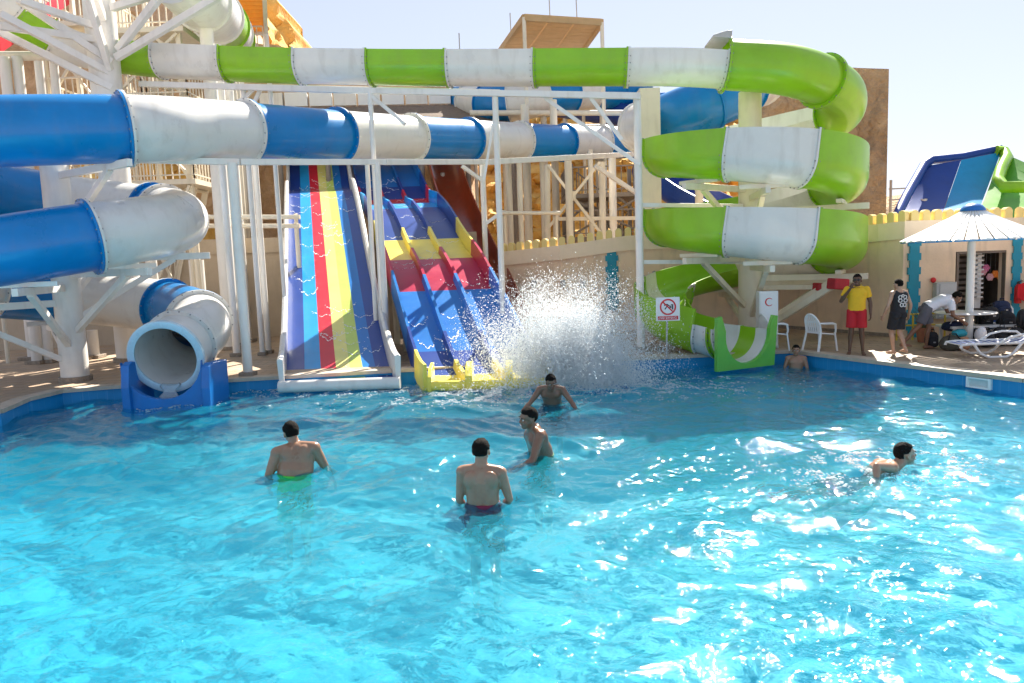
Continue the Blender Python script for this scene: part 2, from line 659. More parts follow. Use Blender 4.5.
# pale coping round the pool, proud of the wall
cop = MB()
COPM = mat('coping_stone', (0.50, 0.42, 0.33), 0.6, 0.15, 5, bump=0.3, bscale=20)
for i in range(1, len(POOL) - 2):
    p, q = V((*POOL[i], 0)), V((*POOL[i + 1], 0))
    d = (q - p).normalized()
    nrm = V((d.y, -d.x, 0))
    cin = -nrm if (V((cx0, cy0, 0)) - p).dot(nrm) < 0 else nrm
    a1 = p + cin * 0.05; a2 = q + cin * 0.05; b1 = p - cin * 0.28; b2 = q - cin * 0.28
    for s in (0,):
        vs = [(*v.xy, DECK - 0.06) for v in (a1, a2, b2, b1)] + [(*v.xy, DECK + 0.012 + 0.0007 * i) for v in (a1, a2, b2, b1)]
        cop.add(vs, [(0, 1, 2, 3), (7, 6, 5, 4), (0, 4, 5, 1), (1, 5, 6, 2), (2, 6, 7, 3), (3, 7, 4, 0)])
tag(cop.build('pool_coping', COPM), kind='structure')
# ================================================================== water slides
def catmull(pts, step=0.12):
    pts = [V(p) for p in pts]
    ext = [pts[0] * 2 - pts[1]] + pts + [pts[-1] * 2 - pts[-2]]
    out = []
    for i in range(1, len(ext) - 2):
        p0, p1, p2, p3 = ext[i - 1:i + 3]
        # centripetal
        def tj(ti, a, b):
            return ti + max((b - a).length, 1e-6) ** 0.5
        t0 = 0; t1 = tj(t0, p0, p1); t2 = tj(t1, p1, p2); t3 = tj(t2, p2, p3)
        nst = max(2, int((p2 - p1).length / step))
        for k in range(nst):
            t = t1 + (t2 - t1) * k / nst
            A1 = p0 * ((t1 - t) / (t1 - t0)) + p1 * ((t - t0) / (t1 - t0))
            A2 = p1 * ((t2 - t) / (t2 - t1)) + p2 * ((t - t1) / (t2 - t1))
            A3 = p2 * ((t3 - t) / (t3 - t2)) + p3 * ((t - t2) / (t3 - t2))
            B1 = A1 * ((t2 - t) / (t2 - t0)) + A2 * ((t - t0) / (t2 - t0))
            B2 = A2 * ((t3 - t) / (t3 - t1)) + A3 * ((t - t1) / (t3 - t1))
            out.append(B1 * ((t2 - t) / (t2 - t1)) + B2 * ((t - t1) / (t2 - t1)))
    out.append(pts[-1])
    return out


def proj(p):
    d = V(p) - CAM
    z = d.dot(_f)
    return 512 + F * d.dot(_r) / z, 341.5 - F * d.dot(_u) / z


def frames(path):
    fr = []
    for i, p in enumerate(path):
        t = (path[min(i + 1, len(path) - 1)] - path[max(i - 1, 0)]).normalized()
        s = t.cross(V((0, 0, 1)))
        s.normalize()
        u = s.cross(t)
        fr.append((p, t, s, u))
    return fr


def trough_profile(r, a0, a1, th=0.035, n=28, ext0=0.0, ext1=0.0, lip=0.05):
    """closed outline: arc from a0 to a1 (degrees, 0 = right side, -90 = bottom), straight walls added above each end"""
    out, inn = [], []
    for i in range(n + 1):
        a = R(a0 + (a1 - a0) * i / n)
        out.append((r * math.cos(a), r * math.sin(a)))
        inn.append(((r - th) * math.cos(a), (r - th) * math.sin(a)))
    if ext0:
        out.insert(0, (out[0][0], out[0][1] + ext0)); inn.insert(0, (inn[0][0], inn[0][1] + ext0))
    if ext1:
        out.append((out[-1][0], out[-1][1] + ext1)); inn.append((inn[-1][0], inn[-1][1] + ext1))
    return out, inn


def section(fr, prof, flange=0.06, fw=0.045, bolts=True, i0=0):
    pf = prof if callable(prof) else (lambda i: prof)
    b = MB()
    rr = []
    for i, (p, t, s, u) in enumerate(fr):
        o_, n_ = pf(i0 + i)
        rr.append([p + s * x + u * y for (x, y) in o_ + n_[::-1]])
    b.loft(rr, closed=True, cap=True)
    # flanges at both ends
    for k, sg in ((0, 1), (-1, -1)):
        p, t, s, u = fr[k]
        out = pf(i0 + (0 if k == 0 else len(fr) - 1))[0]
        rr = []
        big = [(x * (1 + flange / math.hypot(x, y)), y * (1 + flange / math.hypot(x, y))) for x, y in out]
        fl = big + out[::-1]
        p0 = p + t * sg * 0.003
        for q in (p0, p0 + t * sg * fw):
            rr.append([q + s * x * 0.999 + u * y * 0.999 for x, y in fl])
        b.loft(rr, closed=True, cap=False)
        mfl = len(fl)
        # end rings of the flange
        for rg in rr:
            o = len(b.v)
            b.add(rg, [(i, i + 1, mfl - 2 - i, mfl - 1 - i) for i in range(mfl // 2 - 1)])
        if bolts:
            b.mi = 1
            for i in range(1, len(big), 2):
                x, y = big[i]
                q = p0 + s * x * 0.975 + u * y * 0.975
                b.cyl(q - t * 0.02, q + t * sg * (fw + 0.02), 0.016, n=5)
            b.mi = 0
    return b


def slide_sections(root, path, cuts, cols, prof, fl=0.06, bolts=True, name='tube_section', mats=None):
    """cuts: indices into path"""
    fr = frames(path)
    for i in range(len(cuts) - 1):
        a, c = cuts[i], cuts[i + 1]
        if c - a < 1:
            continue
        pr = prof[i] if isinstance(prof, list) else prof
        section(fr[a:c + 1], pr, fl, bolts=bolts, i0=a).build(name, [cols[i], BOLT], root, smooth='auto', fixn=True)


def cut_px(path, pxs, i0=0):
    """index at which the path first crosses each photo column"""
    res = []
    i = i0
    pr = [proj(p)[0] for p in path]
    for x in pxs:
        while i < len(path) - 2 and not ((pr[i] - x) * (pr[i + 1] - x) <= 0):
            i += 1
        res.append(i)
    return res


W_, B_, G_ = WHITE_FG, BLUE_FG, GREEN_FG
# ---------------------------------------------------------------- blue and white tube slide, left
LC = G(76, 381)                      # foot of the left column
HR, TR = 2.4, 0.665
ctl = [P(640, 142, 33.0), P(590, 143, 31.2), P(520, 141.5, 28.0), P(450, 139.5, 24.8), P(370, 137, 21.6),
       P(290, 134, 18.9), P(205, 130, 16.9), P(130, 129, 15.4)]


def helix(c, rad, a, z, sg):
    a = R(a)
    return V((c.x + sg * rad * math.sin(a), c.y - rad * math.cos(a), z))


for a in range(20, 541, 20):
    z = 5.5 - (a / 360.0) * 2.36
    ctl.append(helix(LC, HR, a, z, -1))
n_hel = len(ctl)
ctl += [P(163, 307, 18.7), P(192, 316, 17.6), P(200, 327, 16.7), P(181, 344, 15.6), P(166, 357, 14.85)]
bpath = catmull(ctl, 0.11)


def nearest(path, q):
    return min(range(len(path)), key=lambda i: (path[i] - q).length)


cuts = [0] + cut_px(bpath, [600, 563, 520, 468, 410, 335, 243, 125])
cols = [B_, W_, B_, W_, B_, W_, B_, W_, B_][0:9]
cols = [B_, W_, B_, W_, B_, W_, B_, W_]
for a, c in ((45, B_), (100, W_), (148, B_), (205, W_), (218, B_), (316, W_), (395, B_), (470, W_), (512, B_)):
    cuts.append(nearest(bpath, helix(LC, HR, a, 5.5 - (a / 360.0) * 2.36, -1))); cols.append(c)
cuts.append(nearest(bpath, P(168, 308, 18.55))); cols.append(W_)
cuts.append(nearest(bpath, P(198, 321, 17.1))); cols.append(B_)
cuts.append(nearest(bpath, P(181, 344, 15.6))); cols.append(W_)
cuts.append(len(bpath) - 1); cols.append(W_)
s = thing('tube_slide', 'blue and white tube slide coiling down on the left into a blue splash box', 'water slide', LC.copy())
s.location.z = DECK
full = trough_profile(TR, -90, 270, 0.04, 40)
slide_sections(s, bpath, cuts, cols, full, 0.09)
# thick rolled rim at the outlet
fr = frames(bpath)
p, t, sd, up = fr[-1]
rim = MB()
ringp = lambda rr, q: [q + sd * rr * math.cos(2 * math.pi * i / 40) + up * rr * math.sin(2 * math.pi * i / 40) for i in range(40)]
rim.loft([ringp(TR - 0.04, p - t * .02), ringp(TR - 0.045, p + t * .03), ringp(TR + 0.03, p + t * .05), ringp(TR + 0.10, p + t * .03), ringp(TR + 0.10, p - t * .06), ringp(TR, p - t * .06)], closed=True)
rim.build('outlet_rim', mat('outlet_rim', (0.50, 0.66, 0.76), 0.25, 0.05, coat=0.3), s, smooth='auto')
# blue splash box under the outlet: two winged side plates, sill and back
bx = MB()
o_ = p + V((0, 0, 0))
sx = sd.copy(); sx.z = 0; sx.normalize()
fw_ = t.copy(); fw_.z = 0; fw_.normalize()
SPBX = mat('blue_splash_box', (0.008, 0.16, 0.50), 0.35, 0.12, 2.0, dirt=0.05)
base = V((p.x, p.y, 0)) + fw_ * 0.06
for sg in (-1, 1):
    a0 = base + sx * (0.80 if sg < 0 else 0.62) * sg
    wq = sx * sg * 0.16
    prof = [(-0.75, -0.35), (0.30, -0.35), (0.30, 0.42 if sg > 0 else 0.36), (0.22, 0.86 if sg > 0 else 0.78), (0.05, 0.92 if sg > 0 else 0.84), (-0.75, 0.80)]
    bx.prism([a0 + fw_ * q[0] + V((0, 0, q[1])) for q in prof], wq)
sill = []
for i in range(13):
    a = math.pi + math.pi * i / 12
    sill.append((0.797 * math.cos(a), p.z - 0.02 + 0.80 * math.sin(a)))
poly = [(-0.797, -0.35)] + [(0.797 * math.cos(math.pi + math.pi * i / 12) * 1.0, max(0.08, p.z - 0.05 + 0.77 * math.sin(math.pi + math.pi * i / 12))) for i in range(13)] + [(0.797, -0.35)]
bx.prism([base + fw_ * 0.10 + sx * q[0] + V((0, 0, q[1])) for q in poly], fw_ * 0.12)
bx.build('splash_box', SPBX, s, bevel=0.02)

# ---------------------------------------------------------------- lime and white open flume, right helix
KD = 1.0
RC = P(750, 200, 19.6 * KD); RC.z = DECK
GR, GT = 2.20, 0.60
def Q(px, py, d):
    return P(px, py, d * KD)
gc = [P(-60, -40, 18.2), P(-5, -4, 19.2), P(35, 26, 20.0), P(78, 44, 20.6), P(140, 54, 20.8), P(195, 57.5, 20.6), P(265, 60.5, 20.4), P(338, 62.0, 20.1), P(415, 63, 19.8), P(500, 63, 19.5), P(580, 62.5, 19.2),
      P(680, 62.5, 18.95), Q(728, 65, 18.95), Q(780, 69, 18.75), Q(815, 78, 19.0), Q(841, 95, 19.9), Q(836, 115, 21.0), Q(800, 124, 21.8)]
zk = [(180, 5.95), (270, 5.28), (360, 4.76), (450, 4.31), (540, 3.88), (630, 3.5), (720, 3.0), (810, 2.62), (900, 2.2), (990, 1.62)]


def gz(a):
    for (a0, z0), (a1, z1) in zip(zk, zk[1:]):
        if a0 <= a <= a1:
            return 2.7 + (z0 + (z1 - z0) * (a - a0) / (a1 - a0) - 2.7) * KD
    return 2.7 + (zk[-1][1] - 2.7) * KD


def gpt(a):
    return V((RC.x + GR * math.sin(R(a)), RC.y - GR * math.cos(R(a)), gz(a)))


ghel = [gpt(a) for a in range(190, 991, 20)]
gc2 = gc + ghel + [Q(660, 303, 18.7), Q(672, 316, 18.0), Q(700, 326, 17.5), Q(724, 331, 17.1), Q(745, 334.5, 16.5)]
gpath = catmull(gc2, 0.10)
gs = thing('flume_slide', 'lime and white open flume spiralling round a pillar at the pool corner', 'water slide', RC.copy())
# upper long flume: half pipe with raised walls
cuts = [0] + cut_px(gpath, [15, 52, 118, 163, 229, 302, 374, 453, 538, 629, 727])
cols = [W_, G_, W_, G_, W_, G_, W_, G_, W_, G_, W_]
half = trough_profile(0.57, -180, 0, 0.035, 24, 0.2, 0.2)
slide_sections(gs, gpath, cuts, cols, half, 0.05, name='flume_section')
# enclosed curve at the top of the spiral
fullg = trough_profile(0.60, -90, 270, 0.04, 40)
q1 = nearest(gpath, Q(822, 82, 19.1)); q2 = nearest(gpath, Q(846, 103, 20.3)); q3 = nearest(gpath, Q(830, 118, 21.2))
q4 = nearest(gpath, ghel[0])
slide_sections(gs, gpath, [cuts[-1], q1, q3], [G_, G_], fullg, 0.09, name='tube_section')
# grey hood where the tube begins
fr = frames(gpath)
p, t, sd, up = fr[cuts[-1]]
hd = MB()
hd.prism([p - t * 0.42 + up * 0.50 - sd * 0.5, p + t * 0.02 + up * 0.50 - sd * 0.5, p + t * 0.02 + up * 0.68 - sd * 0.5, p - t * 0.1 + up * 0.67 - sd * 0.5, p - t * 0.42 + up * 0.55 - sd * 0.5], sd * 1.0)
hd.build('entry_hood', STEEL_G, gs, bevel=0.01)
# spiral channel: outer wall tall, inner wall low
def gcut(a):
    return nearest(gpath, gpt(a))
marks = [190, 250, 272, 331, 374, 455, 520, 590, 632, 691, 734, 815, 880, 950, 966, 990]
gcol = [G_, W_, G_, W_, G_, W_, G_, W_, G_, W_, G_, W_, G_, W_, G_]
# path runs counter-clockwise, so the outer wall is on the right hand (+side)
g0, g1 = gcut(190), gcut(990)
def spiral(i):
    a = 190 + 800 * (i - g0) / (g1 - g0)
    return trough_profile(GT, -175, 0, 0.035, 24, 0.0, 0.47 + 0.18 * math.sin(R(a - 310)))
slide_sections(gs, gpath, [q3, g0], [W_], spiral, 0.045, name='flume_section')
cuts = [gcut(a) for a in marks]
slide_sections(gs, gpath, cuts, gcol, spiral, 0.045, name='flume_section')
e = len(gpath) - 1
c1 = nearest(gpath, Q(664, 307, 18.5)); c2 = nearest(gpath, Q(706, 327.5, 17.4)); c3 = nearest(gpath, Q(722, 330.5, 17.13))
exitp = trough_profile(GT * 1.08, -185, 5, 0.035, 24, 0.10, 0.42)
exit2 = trough_profile(GT * 1.08, -182, 2, 0.035, 24, 0.05, 0.10)
slide_sections(gs, gpath, [cuts[-1], c1, c2, c3, e - 3, e], [G_, G_, W_, G_, W_], [exitp, exitp, exit2, exit2, exit2], 0.045, name='flume_section')
# square green end plate of the outlet
fr = frames(gpath)
p, t, sd, up = fr[-1]
pl_ = MB()
rq = GT * 1.06
inn = [(rq * math.cos(R(a)), rq * math.sin(R(a))) for a in range(0, -181, -12)]
poly = [(rq, 0.12)] + inn + [(-rq, 0.1), (-0.74, 0.40), (-0.86, 0.38), (-0.80, -0.755), (0.86, -0.755), (0.88, 0.42), (0.76, 0.46)]
pl_.prism([p + t * 0.005 + sd * x + up * y for x, y in poly], t * 0.10)
pl_.build('end_plate', mat('green_end_plate', (0.13, 0.46, 0.06), 0.3, 0.08, coat=0.2), gs)

# ---------------------------------------------------------------- rainbow mat slide
def colmat(n, c, r=0.22):
    return mat(n, c, r + 0.12, 0.10, 1.5, coat=0.1, spec=0.3, dirt=0.02)


C_NAVY = colmat('navy_fibreglass', (0.010, 0.05, 0.27))
C_SKY = colmat('sky_blue_fibreglass', (0.01, 0.30, 0.66))
C_MID = colmat('mid_blue_fibreglass', (0.008, 0.17, 0.52))
C_RED = colmat('red_fibreglass', (0.60, 0.02, 0.045))
C_YEL = colmat('yellow_fibreglass', (0.78, 0.66, 0.10))
C_PALE = colmat('pale_yellow_fibreglass', (0.76, 0.70, 0.22))
C_LIM = colmat('pale_lime_fibreglass', (0.50, 0.62, 0.13))
C_CRIM = colmat('crimson_fibreglass', (0.42, 0.012, 0.06))


def smooth_prof(keys, n=70):
    """keys (depth, z) -> smooth list"""
    pts = catmull([V((0, d, z)) for d, z in keys], 0.25)
    return [(p.y, p.z) for p in pts]


def lane_rows(prof, cl, cr, d0, d1):
    """centre line moves from cl (x at depth d0) to cr (x at depth d1)"""
    rows = []
    for d, z in prof:
        k = (d - d0) / (d1 - d0)
        rows.append(V((cl + (cr - cl) * k, d, z)))
    return rows


prof = smooth_prof([(15.75, 0.16), (16.6, 0.20), (17.6, 0.42), (19.0, 0.95), (21.5, 2.10), (24.5, 3.6), (27.5, 5.05), (29.0, 5.55), (30.2, 5.70), (31.5, 6.5), (33.0, 7.4), (35, 7.6)])
x0 = P(340, 380, 15.75).x
x1 = P(318, 165, 32).x
rows = lane_rows(prof, x0, x1, 15.75, 32)
axis = (rows[-1] - rows[0]); axis.z = 0; axis.normalize()
side = V((1, 0, 0))
RW = 1.20
rs = thing('rainbow_slide', 'wide mat slide with rainbow stripes and white side walls, left of the three lane slide', 'water slide', (x0, 15.75, 0))
stripes = [(C_NAVY, 0.20), (C_SKY, 0.16), (C_RED, 0.15), (C_YEL, 0.13), (C_LIM, 0.12), (C_SKY, 0.12), (C_NAVY, 0.16)]
stripes = [(C_NAVY, 0.175), (C_SKY, 0.16), (C_RED, 0.15), (C_PALE, 0.135), (C_LIM, 0.125), (C_MID, 0.125), (C_NAVY, 0.135)]
tot = sum(s_[1] for s_ in stripes)
bed = MB()
u = -RW
for k, (mm, wd) in enumerate(stripes):
    bed.mi = k
    u2 = u + 2 * RW * wd / tot
    e0 = [p + side * u for p in rows]; e1 = [p + side * u2 for p in rows]
    bed.add(e0 + e1, [(i, len(rows) + i, len(rows) + i + 1, i + 1) for i in range(len(rows) - 1)])
    u = u2
bm_ = bed.build('slide_bed', [s_[0] for s_ in stripes], rs, smooth=True, fixn=False)
under = MB()
dn = V((0, 0, -0.10))
under.loft([[p + side * -RW + V((0, 0, -.02)), p + side * RW + V((0, 0, -.02)), p + side * RW + dn, p - side * RW + dn] for p in rows], cap=True)
under.build('slide_shell', WHITE_FG, rs)
for sg in (-1, 1):
    wl = MB()
    rr = []
    for i, p in enumerate(rows):
        hgt = 0.42 if i > 8 else 0.55
        q = p + side * sg * RW
        rr.append([q + V((0, 0, -0.14)) + side * sg * 0.003, q + V((0, 0, hgt)) + side * sg * 0.003, q + V((0, 0, hgt + 0.03)) + side * sg * 0.07, q + V((0, 0, hgt)) + side * sg * 0.13, q + V((0, 0, -0.14)) + side * sg * 0.10])
    wl.loft(rr, cap=True)
    wl.build('side_wall', WHITE_FG, rs, smooth='auto')
lp = MB()
p = rows[0]
lp.rod([p + V((-RW - 0.1, -0.06, -0.02)), p + V((RW + 0.1, -0.06, -0.02))], 0.13, 14)
lp.build('end_lip', WHITE_FG, rs, smooth='auto')

# ---------------------------------------------------------------- three lane slide
prof = smooth_prof([(15.35, 0.10), (15.9, 0.12), (16.6, 0.28), (17.6, 0.72), (19.2, 1.55), (21.2, 2.50), (23.2, 3.20), (25.5, 4.15), (27.5, 4.75), (28.4, 4.90), (29.0, 5.0), (31.0, 5.9), (33.5, 7.2), (35, 7.4)])
xa = P(489, 376, 15.35).x
xb = P(382, 170, 33).x
rows = lane_rows(prof, xa, xb, 15.35, 33)
rows_lane = rows
TW = 1.27
ts = thing('lane_slide', 'three lane slide in blue, red and yellow bands with divider ridges, next to the splash', 'water slide', (xa, 15.35, 0))


def band(d):
    py = None
    for lim, c in ((15.95, 'lip'), (17.3, 0), (19.7, 1), (21.7, 2), (23.7, 3), (26.9, 4), (28.6, 5), (29.3, 6), (30.7, 4), (99, 7)):
        if d < lim:
            return c


TM = [C_NAVY, C_MID, C_CRIM, C_YEL, C_NAVY, C_SKY, C_RED, C_MID, C_YEL]
bed = MB()
for i in range(len(rows) - 1):
    bd = band(rows[i].y)
    bed.mi = 8 if bd == 'lip' else bd
    a, c = rows[i], rows[i + 1]
    bed.add([a - side * TW, a + side * TW, c + side * TW, c - side * TW], [(0, 1, 2, 3)])
o = bed.build('slide_bed', TM, ts, fixn=False)
bm = bmesh.new(); bm.from_mesh(o.data); bmesh.ops.remove_doubles(bm, verts=bm.verts, dist=1e-4); bm.to_mesh(o.data); bm.free()
o.data.polygons.foreach_set('use_smooth', [True] * len(o.data.polygons))
under = MB()
under.loft([[p - side * TW + V((0, 0, -.02)), p + side * TW + V((0, 0, -.02)), p + side * TW + dn, p - side * TW + dn] for p in rows], cap=True)
under.build('slide_shell', C_MID, ts)


def wall_strip(name, off, wdt, hgt, rows, shift=0):
    b = MB()
    for i in range(len(rows) - 1):
        bd = band(rows[i].y + shift)
        b.mi = 8 if bd == 'lip' else bd
        ra = []
        for p in (rows[i], rows[i + 1]):
            c = p + side * off
            h = hgt
            ra.append([c + side * -wdt + V((0, 0, .002 if wdt > .05 and abs(off) < TW else -.15)), c + side * (-wdt * 0.55) + V((0, 0, h)), c + side * (wdt * 0.55) + V((0, 0, h)), c + side * wdt + V((0, 0, .002 if abs(off) < TW else -.15))])
        b.loft(ra, closed=True, cap=(i in (0, len(rows) - 2)))
    o = b.build(name, TM, ts)
    return o


for off in (-0.43, 0.43):
    wall_strip('divider', off, 0.075, 0.20, rows, -0.5)
for sg in (-1, 1):
    wall_strip('side_wall', sg * (TW + 0.06), 0.06, 0.46, rows, -0.3)
# rolled yellow lip at each lane's end
for off in (-0.85, 0, 0.85):
    b = MB()
    p = rows[0] + side * off
    b.rod([p + V((-0.36, -0.06, 0.0)), p + V((0.36, -0.06, 0.0))], 0.11, 12)
    for sg in (-1, 1):
        q = p + side * sg * 0.39
        b.prism([q + V((-0.04, -0.17, -0.2)), q + V((-0.04, 0.6, -0.12)), q + V((-0.04, 0.6, 0.42)), q + V((-0.04, 0.1, 0.34)), q + V((-0.04, -0.12, 0.20))], V((0.08, 0, 0)))
    b.build('end_lip', C_YEL, ts, bevel=0.012)
# legs of both slides
for root, rws, wid, cc in ((rs, None, RW, 0),):
    pass
def slide_legs(root, rows, wid, mm, ds):
    for d in ds:
        p = min(rows, key=lambda q: abs(q.y - d))
        if p.z < 0.8:
            continue
        for sg in (-0.85, 0.85):
            b = MB()
            q = p + side * wid * sg
            b.cyl((q.x, q.y, DECK), (q.x, q.y, p.z - 0.11), 0.09, n=12)
            b.build('leg', mm, root, smooth='auto')
slide_legs(ts, rows, TW, STEEL_C, (18.4, 20.0, 22, 24.5, 27.2, 30.5, 33))
prof = smooth_prof([(15.75, 0.16), (16.6, 0.20), (17.6, 0.42), (19.0, 0.95), (21.5, 2.10), (24.5, 3.6), (27.5, 5.05), (29.0, 5.55), (30.2, 5.70), (31.5, 6.5), (33.0, 7.4), (35, 7.6)])
slide_legs(rs, lane_rows(prof, x0, x1, 15.75, 32), RW, STEEL_W, (20, 22.5, 25, 28, 31, 33.5))

# ---------------------------------------------------------------- rust red chute behind
RUST = mat('rust_red_fibreglass', (0.34, 0.055, 0.016), 0.3, 0.2, 2.0, coat=0.3, dirt=0.1)
cpath = catmull([P(440, 150, 33), P(452, 190, 30), P(470, 235, 27), P(490, 280, 24), P(505, 316, 22.0)], 0.3)
ch = thing('chute_slide', 'rust red open chute running down behind the three lane slide', 'water slide', (cpath[-1].x, cpath[-1].y, DECK))
prf = trough_profile(0.72, -160, -20, 0.05, 12, 0.45, 0.45)
section(frames(cpath), prf, 0.05, bolts=False).build('chute', [RUST, BOLT], ch, smooth='auto')
for i in (2, len(cpath) // 2):
    q = cpath[i]
    MB().cyl((q.x, q.y, DECK), (q.x, q.y, q.z - 0.7), 0.1, n=10).build('leg', STEEL_C, ch, smooth='auto')

# ---------------------------------------------------------------- small tubes further back
def simple_tube(name, label, ctl, r, colors, cutlens, legs=()):
    pa = catmull(ctl, 0.2)
    root = thing(name, label, 'water slide', (pa[-1].x, pa[-1].y, DECK))
    k = len(colors)
    cu = [int(i * (len(pa) - 1) / k) for i in range(k + 1)]
    slide_sections(root, pa, cu, colors, trough_profile(r, -90, 270, 0.04, 26), 0.07, bolts=False)
    for i in legs:
        q = pa[int(i * (len(pa) - 1))]
        MB().cyl((q.x, q.y, DECK), (q.x, q.y, q.z - r * 0.9), 0.14, n=12).build('leg', STEEL_C, root, smooth='auto')
    return root


simple_tube('tube_slide', 'banded blue and white tube slide just under the long lime flume in the middle distance',
            [P(462, 100, 37), P(482, 103, 35), P(505, 103, 34), P(535, 98, 34), P(575, 92, 35), P(640, 88, 37)], 0.85, [B_, W_, B_, W_, B_, W_, B_, B_], None, (0.2, 0.5, 0.8))
simple_tube('tube_slide', 'lime and white tube slide descending left of the orange canopy at the top',
            [P(170, -30, 20), P(202, 2, 22), P(218, 18, 24.5), P(228, 30, 27.5), P(234, 42, 31), P(236, 52, 34)], 0.78, [W_, W_, G_, W_, G_, W_, G_], None, (0.35, 0.55, 0.72, 0.88))
simple_tube('tube_slide', 'fat blue and white tube slide curling behind the top of the lime spiral',
            [P(760, 80, 27), P(735, 92, 25.5), P(705, 105, 25), P(672, 118, 25.5), P(640, 128, 27.5)], 0.85, [W_, B_, B_, W_], None, (0.55,))
# navy open slides behind
for lab, ctl in (('navy open chute high behind the blue and white tube, under the lime flume', [P(520, 96, 40), P(580, 104, 38), P(640, 113, 36), P(690, 125, 34)]),
                 ('navy and blue open chute seen low between the tiers of the lime spiral', [P(650, 165, 30), P(690, 192, 28), P(730, 212, 26)])):
    pa = catmull(ctl, 0.3)
    root = thing('chute_slide', lab, 'water slide', (pa[-1].x, pa[-1].y, DECK))
    section(frames(pa), trough_profile(0.8, -170, -10, 0.05, 12, 0.4, 0.4), 0.05, bolts=False).build('chute', [C_NAVY, BOLT], root, smooth='auto')
    for k in (0.3, 0.8):
        q = pa[int(k * (len(pa) - 1))]
        MB().cyl((q.x, q.y, DECK), (q.x, q.y, q.z - 0.75), 0.12, n=10).build('leg', STEEL_C, root, smooth='auto')
# red and purple slide in the top left corner
pa = catmull([P(120, -60, 31), P(70, -12, 28.5), P(38, 10, 26.5), P(4, 34, 24.5), P(-40, 64, 22.5)], 0.15)
root = thing('chute_slide', 'red and purple open chute cutting across the top left corner of the photo', 'water slide', (pa[-1].x, pa[-1].y, DECK))
PURP = colmat('purple_fibreglass', (0.12, 0.05, 0.22))
REDS = colmat('bright_red_fibreglass', (0.62, 0.03, 0.05))
fr = frames(pa)
b = MB()
b.loft([[p + s * x + u * y for x, y in ((-0.45, 0), (0.45, 0), (0.45, -0.05), (-0.45, -0.05))] for p, t, s, u in fr], cap=True)
b.build('slide_bed', PURP, root)
for sg in (-1, 1):
    b = MB()
    b.loft([[p + s * (sg * 0.453) + u * 0.0 + s * x * sg + u * y for x, y in ((0, -0.12), (0.0, 0.2), (0.06, 0.27), (0.13, 0.22), (0.13, -0.12))] for p, t, s, u in fr], cap=True)
    b.build('side_wall', REDS, root, smooth='auto')
b = MB(); q = pa[len(pa) // 2 + 4]; b.cyl((q.x, q.y, DECK), (q.x, q.y, q.z - 0.1), 0.12, n=10); b.build('leg', STEEL_W, root, smooth='auto')

# big side slide beyond the right hand wall
pa = catmull([P(1075, 188, 26), P(1040, 196, 26.5)], 0.5)
sl = thing('bowl_slide', 'broad navy, blue and green slide rising behind the right hand battlement wall', 'water slide', (P(960, 210, 27).x, 27, DECK))
C_LB = colmat('teal_blue_fibreglass', (0.006, 0.27, 0.53))
C_LG = colmat('leaf_green_fibreglass', (0.13, 0.40, 0.04))


def quad_panel(name, pts, thick, m_, root, n=10, curve=0.0):
    """curved panel between two pixel edges"""
    (a0, a1, b0, b1) = [V(q) for q in pts]
    nrm = (a1 - a0).cross(b0 - a0).normalized()
    b = MB()
    rows_ = []
    for i in range(n + 1):
        t = i / n
        bul = nrm * curve * (4 * t * (1 - t))
        l = a0.lerp(a1, t) + bul; r_ = b0.lerp(b1, t) + bul
        rows_.append([l, r_, r_ + nrm * thick, l + nrm * thick])
    b.loft(rows_, cap=True)
    return b.build(name, m_, root, smooth='auto')


quad_panel('slide_bed', (P(892, 228, 26.0), P(926, 166, 30), P(938, 225, 26.0), P(961, 160, 30)), 0.06, C_NAVY, sl, curve=0.5)
quad_panel('slide_bed', (P(938.3, 225, 26.0), P(961.3, 160, 30), P(974, 222, 26.0), P(1001, 152, 30)), 0.06, C_LB, sl, curve=0.5)
quad_panel('slide_bed', (P(974.3, 222, 26.0), P(1001.3, 152, 30), P(1050, 220, 25.4), P(1060, 178, 27)), 0.06, C_LG, sl, curve=0.4)
b = MB(); b.rod([P(890, 230, 25.9), P(906, 197, 27.5), P(924, 165, 29.9), P(932, 160, 30.1), P(962, 157, 30.2), P(1001, 149, 30.2)], 0.17, 10)
b.build('rim', C_NAVY, sl, smooth='auto')
b = MB(); b.rod([P(996, 151, 30), P(1004, 152, 30), P(1007, 158, 29.5), P(1001, 170, 28.6), P(998, 180, 28), P(1004, 187, 27.5), P(1024, 187, 27), P(1055, 186, 27)], 0.22, 10)
b.build('rim', GREEN_FG, sl, smooth='auto')
for px, py in ((930, 190), (985, 185)):
    q = P(px, py, 28.2); b = MB(); b.cyl((q.x, q.y + .4, DECK), (q.x, q.y + .4, q.z - 0.3), 0.12, n=10); b.build('leg', STEEL_C, sl, smooth='auto')
# ================================================================== towers, frames, walls, rock
def post(name, label, x, y, z0, z1, r, m_, group=None, square=False, foot=True):
    t = thing(name, label, 'post', (x, y, z0), group)
    b = MB()
    if square:
        b.box((x, y, (z0 + z1) / 2), (2 * r, 2 * r, z1 - z0))
    else:
        b.cyl((x, y, z0), (x, y, z1), r, n=16)
    b.build('shaft', m_, t, smooth='auto')
    if foot:
        f = MB(); f.box((x, y, z0 + 0.05), (r * 3.2, r * 3.2, 0.1)); f.build('foot', CONC, t, bevel=0.01)
    return t


